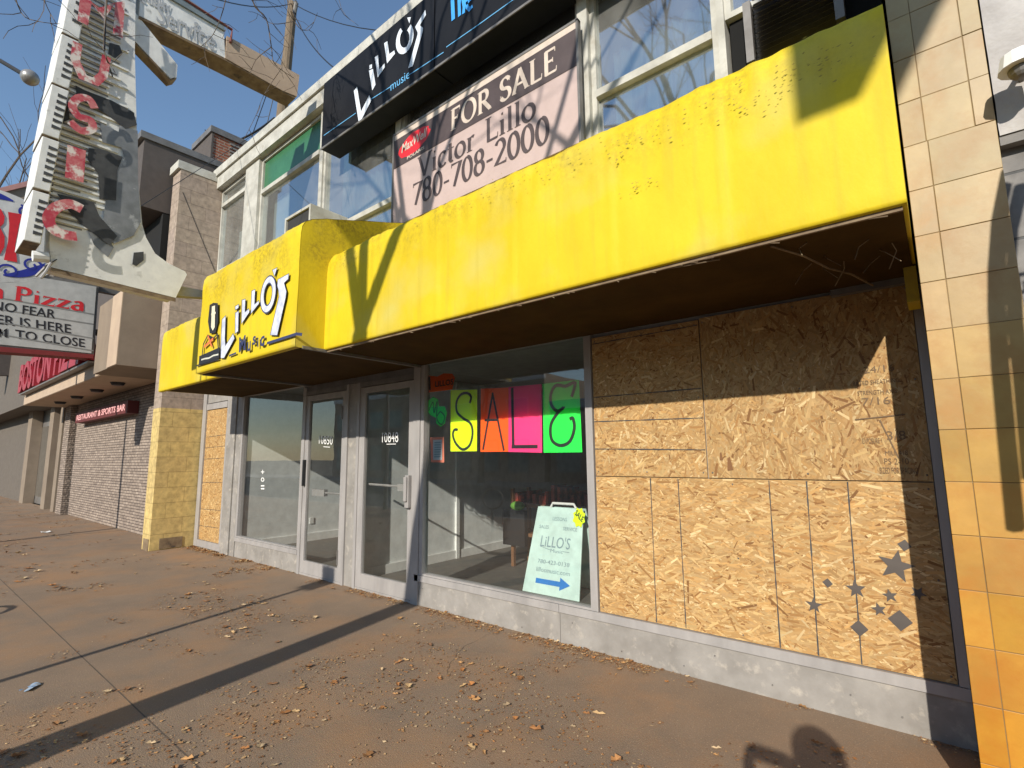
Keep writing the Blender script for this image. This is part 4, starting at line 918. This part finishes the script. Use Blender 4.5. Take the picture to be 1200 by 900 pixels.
# channel letters
cl=thing('channel_letters',(-19.5,-1.36,4.0),'row of red raised letters along the beige canopy','sign')
mb=MB()
text_on('BOSTON PIZZA',(-23.6,-1.36,3.98),(-14.6,-1.36,3.98),(-23.6,-1.36,4.95),mb,.03,lift=0,depth=.18)
build('letters',mb,mat('dull_red_letter',(.34,.02,.035),rough=.5),cl)
build('letter_rail',MB().box(-23.5,-14.6,-1.5,-1.34,3.93,3.97),M['alud'],cl)
ns=thing('small_wall_sign',(-18,-.3,3.0),'small dark box sign with pale red letters under the canopy','sign')
build('sign_box',MB().box(-21.2,-15.75,-.4,-.16,2.93,3.25),mat('dark_red_box',(.12,.02,.02)),ns)
mb=MB(); text_on('RESTAURANT & SPORTS BAR',(-21.0,-.41,3.0),(-15.9,-.41,3.0),(-21.0,-.41,3.18),mb,.03,lift=.003); build('lettering',mb,mat('pale_pink_letter',(.8,.4,.4)),ns)
# restaurant pylon (perpendicular, plane X=-14.5)
XP=-14.5
ps=thing('restaurant_sign',(-14.6,-2.8,4.1),'white reader board sign with an oval red and blue emblem above it','sign')
bd=[PX(*p,XP) for p in ((-70,398),(109,415),(115,335),(-70,308))]
def pq(x,y,o=0): return PX(x,y,XP+o)
build('cabinet',MB().prism([pq(-70,400),pq(110,417),pq(116,333),pq(-70,303)],(-.45,0,0)),M['alud'],ps)
build('reader_face',MB().prism([pq(-68,397,.02),pq(107,414,.02),pq(113,336,.02),pq(-68,306,.02)],(-.015,0,0)),mat('sign_acrylic',(.5,.5,.48),rough=.35),ps)
build('red_base_strip',MB().prism([pq(-70,407,.03),pq(109,420,.03),pq(110,415.5,.03),pq(-70,400,.03)],(-.4,0,0)),mat('dark_red_trim',(.2,.02,.02)),ps)
def bt(x,y): return (x*130/688,310+y*130/688)
mb=MB()
for s,bl,br,tl in (('NO FEAR',(-50,280),(342,336),(-46,222)),('BEER IS HERE',(-140,352),(440,428),(-140,290)),('TO CLOSE',(94,459),(526,514),(94,402))):
    text_on(s,pq(*bt(*bl),.022),pq(*bt(*br),.022),pq(*bt(*tl),.022),mb,.012,lift=.003)
ribbon(mb,[pq(*bt(*p),.026) for p in ((-6,448),(-3,395),(15,430),(36,400),(38,452))],.045,(1,0,0)); build('reader_letters',mb,M['ink'],ps)
mb=MB()
for y0,y1 in ((215,318),(290,380),(365,468),(440,545)):
    ribbon(mb,[pq(*bt(-300,y0-60),.024),pq(*bt(580,y1-10),.024)],.025,(1,0,0))
build('letter_rails',mb,mat('grey_rail',(.25,.25,.24)),ps)
U=pq(*bt(530,292))-pq(*bt(80,222)); V=pq(*bt(90,135),0)-pq(*bt(80,222),0)
pen_text('Pizza',pq(*bt(80,220),.026),U.normalized()*V.length,V,M['red'],ps,fit=U.length*.98,thick=.24,thin=.07,nrm=(1,0,0))
pen_text('a',pq(*bt(-60,200),.026),U.normalized()*V.length,V,M['red'],ps,thick=.2,thin=.07,nrm=(1,0,0),xs=1.2)
# oval
oc=Vector((XP+.02,-3.28,6.32)); oy,oz=1.18,.98
def ov(a,k=1,o=0,ky=None): return oc+Vector((o,oy*k*math.cos(a),oz*k*math.sin(a)))
em=build('emblem',MB().prism([ov(i/40*6.283) for i in range(40)],(-.35,0,0)),mat('emblem_white',(.62,.62,.6),rough=.4),ps)
mb=MB(); 
for a0,a1,k in ((20,68,.86),(75,120,.86),(130,200,.86),(-75,-25,.84),(-140,-90,.84),(-10,12,.88)):
    n=12; ribbon(mb,[ov(R_(a0+(a1-a0)*i/n),k,.006) for i in range(n+1)],[.03+.13*math.sin(math.pi*i/n) for i in range(n+1)],(1,0,0))
for (cy,cz,s) in ((-2.62,5.85,1),(-2.95,5.62,-1),(-2.8,6.95,1)):
    n=18; ribbon(mb,[oc.__class__((XP+.03,cy+s*(.16-.007*i)*math.cos(i*.42),cz+(.16-.007*i)*math.sin(i*.42))) for i in range(n)],.04,(1,0,0))
build_split('blue_scroll',mb,M['blue'],em)
mb=MB()
def ob_(x,y,o=.012): return pq(x*70/630,225+y*100/900,o+.02)
poly(mb,[ob_(*p) for p in ((85,210),(262,240),(205,330),(160,560),(182,742),(40,715),(85,520),(98,340))],(1,0,0))
poly(mb,[ob_(*p) for p in ((-120,150),(10,180),(50,260),(40,330),(0,370),(50,470),(45,580),(0,660),(-140,640))],(1,0,0))
ribbon(mb,[ob_(*p) for p in ((262,400),(210,420),(205,470),(255,500))],.05,(1,0,0))
build('red_initials',mb,M['red'],em)
build_split('mount_arm',MB().box(-14.8,-14.65,-1.5,-1.0,4.6,4.72).box(-14.75,-14.6,-1.6,-.2,5.6,5.72),M['alud'],ps)
# ------------------------------------------------------------------ right neighbour
rn=thing('neighbour_building',(2,0,0),'white rough stucco facade at the right edge beyond the tiled pillar','building')
mb=MB().grid([[(.385+i*.06,-.8-.03*noise.noise(Vector((i*.5,j*.5,2)))-.015*noise.noise(Vector((i*1.7,j*1.7,5))),3.33+j*.06) for i in range(60)] for j in range(90)])
build('stucco_band',mb,M['stucco'],rn,smooth=True)
build('band_return',MB().box(.39,4,-.76,.0,3.36,8.7),M['shade'],rn)
build('wall',MB().box(.385,4,-.72,.1,0,3.32),brick('shaded_block_cladding',(.22,.21,.2),(.2,.19,.18),(.1,.1,.1),.9,.35,.008,axis='X'),rn)  # dark block colours stand in for shadow below the stucco
build('ledge',MB().box(.383,4,-.79,-.73,3.28,3.335),M['shade'],rn)
wl=thing('wall_lamp',(.62,-.95,3.55),'white domed wall lamp on the stucco at the right edge','lamp')
p=PY(1196,75,-.98)
build('shade',MB().tube([p+Vector((0,0,.07)),p+Vector((0,0,.05)),p+Vector((0,-.0,-.02))],[.02,.07,.085],14),M['whitep'],wl)
build('bulb_housing',MB().ball(p+Vector((0,0,-.03)),(.05,.05,.045)),M['alud'],wl)
build('arm',MB().tube([p+Vector((0,.0,.04)),p+Vector((.02,.1,.06)),p+Vector((.02,.2,.0))],.014,6),M['alud'],wl)
# ------------------------------------------------------------------ street objects that throw the shadows
def shadow_src(P,Y):   # the point in plane Y whose sun shadow falls on P
    P=Vector(P); t=(P.y-Y)/D.y; return P-D*t
# added frame with rungs, shaped from the shadow it casts on the pillar
YR=-2.1
def rs(x,y): return shadow_src(PY(x,y,-.8),YR)
ch_=thing('added_shadow_frame',(1.0,YR,1.5),'added curved frame with a perforated panel, unseen at the right, shaped for its shadow','frame')
mb=MB(); mb.tube([rs(*p) for p in ((1183,200),(1172,255),(1168,310),(1168,360),(1172,430),(1180,520),(1190,620))],.035,6)
mb.tube([rs(*p) for p in ((1205,200),(1192,255),(1188,320),(1190,380),(1198,460),(1207,560))],.03,6)
for y in (288,350,412): mb.tube([rs(1168,y),rs(1192,y)],.03,6)
build('bars',mb,M['alud'],ch_)
mb=MB(); A0=rs(1193,310)
for i in range(14):
    for j in range(26):
        x=A0.x+.02+i*.035+(j%2)*.017; z=A0.z-j*.045; 
        mb.box(x,x+.008,YR-.004,YR+.004,z-.045,z)
        mb.box(x,x+.035,YR-.004,YR+.004,z,z+.016)
build('perforated_panel',mb,M['alud'],ch_)
build('post',MB().box(A0.x+.55,A0.x+.62,YR-.03,YR+.03,0,4.2),M['alud'],ch_)
# lit strip stays; added banner board, outlined from the shadow it casts
YBn=-7.6
def bs_(x,z): return shadow_src((x,-1.38,z),YBn)
bn=thing('added_shadow_banner',(3.6,YBn,0),'added street pole with a cut corner banner board, unseen, shaped for its shadow','banner')
build('banner_board',MB().prism([bs_(*p) for p in ((-.41,3.47),(-.13,3.48),(.40,4.46),(.75,5.0),(.75,6.4),(-.41,6.4))],(0,-.05,0)),M['taupe'],bn)
q=bs_(.75,6.3)
build('pole',MB().tube([(q.x+.35,YBn,0),(q.x+.35,YBn,q.z+.5)],[.09,.06],10),M['alud'],bn)
build('arm',MB().tube([(q.x+.35,YBn,q.z),(q.x-1.2,YBn,q.z)],.03,8),M['alud'],bn)
# parking sign and lamp posts
def post(name,gx,gy_wall,Y,h,r,lab,cat,plate=None,group=None,arm=None):
    x=gx+(gy_wall-Y)*math.tan(R_(-SUN_AZ)); 
    t=thing(name,(x,Y,0),lab,cat,group)
    build('pole',MB().tube([(x,Y,0),(x,Y,h)],[r,r*.8],10),M['alud'],t)
    if plate: build('plate',MB().box(x-plate[0]/2,x+plate[0]/2,Y+r,Y+r+.006,h-plate[1],h-.02),M['whitep'],t,bevel=.002)
    if arm: build('arm',MB().tube([(x,Y,h),(x+.0,Y+.8,h+.5),(x,Y+2,h+.6)],.04,8),M['alud'],t); build('lamp_head',MB().ball((x,Y+2.2,h+.55),(.14,.3,.08)),M['alu'],t)
    return t
post('parking_sign',-6.95,0,-6.7,3.55,.042,'thin parking sign post at the kerb casting the thin shadow','sign',plate=(.32,.46))
post('street_lamp',-16.75,-.15,-6.9,8.5,.075,'tall grey street lamp at the kerb in front of the stone wall','lamp',arm=True)
post('street_post',-22.3,-.15,-6.9,5.5,.05,'slender grey post at the kerb farther left','post')
# small hoop stand (bike rack) throwing the loop shadow at left
hb=thing('bicycle_stand',(-9.6,-5.2,0),'grey tube bicycle stand with a loop near the kerb','bicycle stand')
hx,hy=-8.3,-5.0
build('loop',MB().tube([(hx+.3*math.cos(a),hy,.75+.22*math.sin(a)) for a in [i*6.283/20 for i in range(21)]],.022,8).tube([(hx,hy,0),(hx,hy,.53)],.025,8),M['alud'],hb)
# ------------------------------------------------------------------ lamp ball top left, utility pole, wires
sb=thing('security_lamp',PX(35,91,-9.3),'grey ball lamp on a thin dark arm at the top left, against the sky','lamp')
c=PX(35,91,-9.3); build('ball',MB().ball(c,.105,18,12),M['metalball'],sb,smooth=True)
build('arm',MB().tube([PX(27,87,-9.35),PX(0,71,-9.6),PX(-60,40,-10.5)],.028,8),M['black'],sb)
up_=thing('utility_pole',(-20,5.3,0),'weathered wooden utility pole rising behind the shop roof','utility pole')
v=ray(343,4); k=(5.3-CAM.y)/v.y; top=CAM+v*k; v=ray(330,138); bot=CAM+v*((5.3-CAM.y)/v.y); dr=(top-bot)/(top.z-bot.z)
build('pole',MB().tube([bot-dr*bot.z,bot,top],[.27,.22,.19],12),M['wood'],up_)
build('insulator',MB().tube([top+Vector((-.25,0,-.1)),top+Vector((.3,0,-.1))],.07,8).tube([top+Vector((.2,0,-.6)),top+Vector((.35,0,-.2))],.09,8),M['alud'],up_)
wi=thing('overhead_wires',top,'thin dark overhead cables running to the wooden utility pole','cables')
mb=MB()
def wire(a,b,sag=.3,r=.018,n=14):
    a,b=Vector(a),Vector(b); mb.tube([a+(b-a)*i/n-Vector((0,0,sag*4*(i/n)*(1-i/n))) for i in range(n+1)],r,5)
wire(top,PX(160,-40,-12),.5); wire(top,PY(700,-10,5),1.2); wire(top-Vector((0,0,.3)),PY(392,80,2),.3); wire(top-Vector((0,0,.5)),bot+Vector((-3,0,-3)),.4)
wire(PX(283,163,-13.4),PX(322,138,-13.0),.05,.03); wire(PX(283,163,-13.4),PX(240,152,-13.4),.2,.012); wire(PX(295,160,-13.4),PX(312,112,-14),.0,.012)
build('cables',mb,M['black'],wi)
cb=thing('sign_guy_wires',(-7.6,-2.5,4.5),'thin guy wires crossing from the music sign to the block pier','cables')
mb=MB(); wire(mp(60,308,.05),PX(310,150,-12.0),0,.006); wire(PX(214,225,-11.95),PX(252,318,-11.95),0,.005); wire(mp(125,-20,.15),mp(122,60,.2),0,.012); wire(mp(122,60,.2),mp(132,90,.05),0,.008)
build('wire',mb,M['black'],cb)
# ------------------------------------------------------------------ bare trees
def tree_mesh(rnd,base,h,r0,levels=6,spread=.55,lean=(0,0),first=.38,seg=5,minr=.004):
    trunk=MB(); crown=MB(); stack=[]
    p=Vector(base); d=Vector((lean[0],lean[1],1)).normalized(); path=[p.copy()]; rad=[r0*1.25]; n=7; th=h*first
    for i in range(n):
        d=(d+Vector((rnd.uniform(-.05,.05),rnd.uniform(-.05,.05),.03))).normalized(); p=p+d*th/n; path.append(p.copy()); rad.append(r0*(1-.25*(i+1)/n)*(1.08 if i%3==1 else 1))
    trunk.tube(path,rad,12)
    def grow(p,d,r,L,lv):
        if lv==0 or r<minr: return
        n=4; path=[p.copy()]; rad=[r]; q=p.copy(); dd=d.copy(); pts=[]
        for i in range(n):
            dd=(dd+Vector((rnd.gauss(0,.13),rnd.gauss(0,.13),rnd.gauss(.05,.08)))).normalized(); q=q+dd*L/n; rr_=r*(1-.45*(i+1)/n); path.append(q.copy()); rad.append(rr_); pts.append((q.copy(),dd.copy(),rr_))
        crown.tube(path,rad,seg if lv>2 else 3,cap=False)
        k=2 if lv>1 else 1
        for (a,b,c) in pts[1:]:
            for _ in range(1 if rnd.random()<.75 else 2):
                ax=Vector((rnd.gauss(0,1),rnd.gauss(0,1),rnd.gauss(0,.6))).normalized(); nd=(b+ax*spread*rnd.uniform(.8,1.5)).normalized(); nd.z=nd.z*.85+.12; nd.normalize()
                grow(a,nd,c*rnd.uniform(.5,.72),L*rnd.uniform(.55,.8),lv-1)
    for i in range(3):
        a=i*2.1+rnd.uniform(-.4,.4); nd=Vector((math.cos(a)*.5,math.sin(a)*.5,1)).normalized(); grow(p,nd,r0*rnd.uniform(.45,.6),h*.3,levels)
    return trunk,crown
def tree(base,h,r0,seed,lab,levels=5,group='bare street trees',**kw):
    rnd=random.Random(seed); tr,cr_=tree_mesh(rnd,base,h,r0,levels,**kw)
    t=thing('bare_tree',base,lab,'tree',group); build('trunk',tr,M['bark'],t,smooth=True); build('crown',cr_,M['bark'],t); return t
# kerb tree whose trunk shadow crosses the sidewalk; its limbs also reach over the sidewalk
KB=Vector((-3.77,-6.6,0)); ktr,cw=tree_mesh(random.Random(5),KB,14.5,.165,5,first=.375,lean=(.11,0))
kt=thing('bare_tree',KB,'bare kerb tree behind the viewer whose trunk shadow crosses the sidewalk','tree','bare street trees'); build('trunk',ktr,M['bark'],kt,smooth=True)
tree((9,-22,-.14),8,.2,8,'bare tree across the road beyond the pillar',5)
tree((-9.5,-21.5,0),9,.22,9,'bare tree across the road opposite the entrance',5)
tree((-24,-21.5,0),10,.2,10,'bare tree across the road opposite the stone wall',5)
q=PX(5,215,-42); tree((q.x,q.y,0),q.z+3.5,.35,12,'bare tree far behind the roofs at the left edge',5,spread=.7,first=.5,minr=.01)
q=PX(40,225,-48); tree((q.x,q.y,0),q.z+3.0,.3,13,'smaller bare tree far behind the roofs left of the music sign',5,spread=.7,first=.5,minr=.01)
# overhanging twigs of a near tree (limbs reach over the sidewalk)
XT=-6.4
rnd=random.Random(77)
def twig(pts,r0_,lv=2):
    P=[PX(x,y,XT+rnd.uniform(-.1,.1)) for x,y in sm(pts,4)]; n=len(P)
    cw.tube(P,[max(.003,r0_*(1-.7*i/n)) for i in range(n)],5,cap=False)
    if lv:
        for i in range(2,n-1,2):
            a=pts[min(len(pts)-1,i//4)]; x,y=a[0]+rnd.uniform(-4,4),a[1]+rnd.uniform(-4,4)
            # branchlet starting exactly on the limb
            S_=P[i]; dv=Vector((0,rnd.uniform(-1,1),rnd.uniform(-1,.6))).normalized(); L=rnd.uniform(.12,.5)
            q=[S_]; dd=dv
            for k in range(4):
                dd=(dd+Vector((rnd.uniform(-.2,.2),rnd.uniform(-.35,.35),rnd.uniform(-.35,.3)))).normalized(); q.append(q[-1]+dd*L/4)
            cw.tube(q,[.0045,.004,.0035,.003,.0025],3,cap=False)
            if lv>1:
                q2=[q[2]]; dd=Vector((0,rnd.uniform(-1,1),rnd.uniform(-1,1))).normalized()
                for k in range(3): dd=(dd+Vector((0,rnd.uniform(-.4,.4),rnd.uniform(-.4,.4)))).normalized(); q2.append(q2[-1]+dd*.08)
                cw.tube(q2,.0028,3,cap=False)
twig([(300,-60),(296,0),(312,22),(318,55),(322,75),(345,92)],.011)
twig([(296,0),(270,-20),(235,-60)],.012)
twig([(318,55),(300,70),(292,90)],.006,1)
twig([(270,-30),(262,10),(250,40),(235,55)],.007)
twig([(330,-30),(345,25),(362,35),(372,15)],.006)
twig([(345,25),(320,28),(305,18)],.006)
twig([(392,-40),(400,10),(420,30)],.005,1)
twig([(130,-50),(124,20),(122,60),(135,85)],.007,1)
twig([(10,-30),(25,15),(45,25),(70,28)],.006,1)
twig([(45,-40),(52,0),(66,28)],.006,1)
twig([(330,80),(310,110),(300,135),(285,165)],.004,1)
# limbs joining twigs to the trunk
for a in ((300,-60),(130,-50),(10,-30),(392,-40),(45,-40),(235,-60)):
    e=PX(*a,XT); tp_=Vector((-3.2,-6.55,6.6)); mid=(e+tp_)/2+Vector((.2,-.5,1.5)); cw.tube([tp_,mid,e+Vector((0,0,.02))],[.06,.035,.012],6,cap=False)
build('crown',cw,M['bark'],kt)
# ------------------------------------------------------------------ buildings across the road (seen in the glass)
def across(x0,x1,h,m,lab,win):
    b=thing('shop_building',((x0+x1)/2,-24.5,0),lab,'building','buildings across the road')
    build('wall',MB().box(x0,x1,-33,-24,0,h),m,b); build('parapet',MB().box(x0-.05,x1+.05,-24.1,-23.9,h-.4,h+.2),M['whitep'],b)
    n=int((x1-x0)/2.6)
    for k in range(n):
        a=x0+.5+k*(x1-x0-1)/n
        f=build('window',MB().box(a,a+1.9,-24.02,-23.96,.6,2.9),M['alud'],b); build('pane',MB().quad((a+.1,-23.95,.7),(a+1.8,-23.95,.7),(a+1.8,-23.95,2.8),(a+.1,-23.95,2.8)),M[win],f)
        if h>6: f=build('window',MB().box(a,a+1.9,-24.02,-23.96,4.3,5.9),M['white'],b); build('pane',MB().quad((a+.1,-23.95,4.4),(a+1.8,-23.95,4.4),(a+1.8,-23.95,5.8),(a+.1,-23.95,5.8)),M['teal_pane'],f)
M['teal_pane']=mat('teal_window_pane',(.12,.3,.32),rough=.2)
across(-20,-4,5.2,M['taupe'],'low taupe shop across the road','teal_pane')
across(-46,-20.5,7.4,M['beige'],'two storey beige shop row across the road','teal_pane')
across(-3.5,14,7.0,mat('dark_red_wall',(.2,.12,.1)),'dark red two storey shop across the road','teal_pane')
# ------------------------------------------------------------------ photographer
def skin_obj(name,verts,edges,radii,m,parent,sub=2,root=0):
    me=bpy.data.meshes.new(name); b=base_of(parent); me.from_pydata([Vector(v)-b for v in verts],edges,[]); me.materials.append(m)
    o=bpy.data.objects.new(name,me); col.objects.link(o); o.parent=parent
    o.modifiers.new('skin','SKIN'); sk=me.skin_vertices[0].data
    for i,r in enumerate(radii): sk[i].radius=r if hasattr(r,'__len__') else (r,r)
    sk[root].use_root=True
    s=o.modifiers.new('sub','SUBSURF'); s.levels=sub; s.render_levels=sub
    for p in me.polygons: p.use_smooth=True
    return o
px_,py_=.36,-4.5
pe=thing('person',(px_,py_,0),'person in a dark jacket holding a phone up with both hands, standing behind the camera','person')
V_=[(px_,py_,1.08),(px_,py_,1.28),(px_,py_-.01,1.52),(px_,py_,1.68),(px_,py_+.01,1.78),(px_-.0,py_+.02,1.90),(px_,py_+.02,2.02),
 (px_-.19,py_+.0,1.62),(px_-.38,py_+.03,1.44),(px_-.42,py_+.13,1.66),(px_-.44,py_+.15,1.73),
 (px_+.19,py_,1.62),(px_+.22,py_+.12,1.40),(px_-.08,py_+.18,1.62),(px_-.19,py_+.17,1.73),
 (px_-.11,py_,.98),(px_-.12,py_+.02,.53),(px_-.13,py_-.02,.09),(px_-.14,py_+.14,.04),
 (px_+.11,py_,.98),(px_+.13,py_+.02,.53),(px_+.14,py_-.02,.09),(px_+.16,py_+.14,.04)]
E_=[(0,1),(1,2),(2,3),(3,4),(4,5),(5,6),(2,7),(7,8),(8,9),(9,10),(2,11),(11,12),(12,13),(13,14),(0,15),(15,16),(16,17),(17,18),(0,19),(19,20),(20,21),(21,22)]
Rr_=[(.17,.12),(.16,.12),(.19,.12),(.08,.08),(.06,.06),(.092,.105),(.075,.085),.07,.052,.036,.03,.07,.052,.036,.03,(.1,.1),.065,.045,.035,(.1,.1),.065,.045,.035]
skin_obj('body',V_,E_,Rr_,M['jacket'],pe)
build('face',MB().ball((px_,py_+.045,1.92),(.078,.085,.105)),M['skin'],pe,smooth=True)
build('nose',MB().ball((px_,py_+.135,1.915),(.014,.02,.02)),M['skin'],pe,smooth=True)
build('hood',MB().ball((px_,py_-.02,1.95),(.145,.125,.165)),M['jacket'],pe,smooth=True)
for sgn,cx in ((-1,-.07),(1,.16)):
    c=Vector((cx,py_+.17,1.745)); mb=MB().ball(c+Vector((0,-.02,-.03)),(.03,.022,.045))
    for k in range(4): 
        a=c+Vector((-sgn*.0,.0,-.0+k*.017-.02)); mb.tube([a+Vector((sgn*.02,-.02,-.01)),a+Vector((sgn*.005,.012,0)),a+Vector((-sgn*.03,.022+.001*k,.004))],[.009,.0085,.007],6)
    mb.tube([c+Vector((sgn*.01,-.03,-.03)),c+Vector((-sgn*.02,-.04,.0)),c+Vector((-sgn*.035,-.035,.02))],[.011,.01,.008],6)
    build('hand',mb,M['skin'],pe,smooth=True)
ph=thing('phone',(.0,-4.315,1.70),'black phone held up by the person','phone')
build('phone_body',MB().box(-.05,.13,-4.325,-4.316,1.71,1.80),M['lens'],ph,bevel=.003)
build('phone_screen',MB().box(-.045,.125,-4.328,-4.3255,1.715,1.795),M['black'],ph)
scene.render.engine='CYCLES'
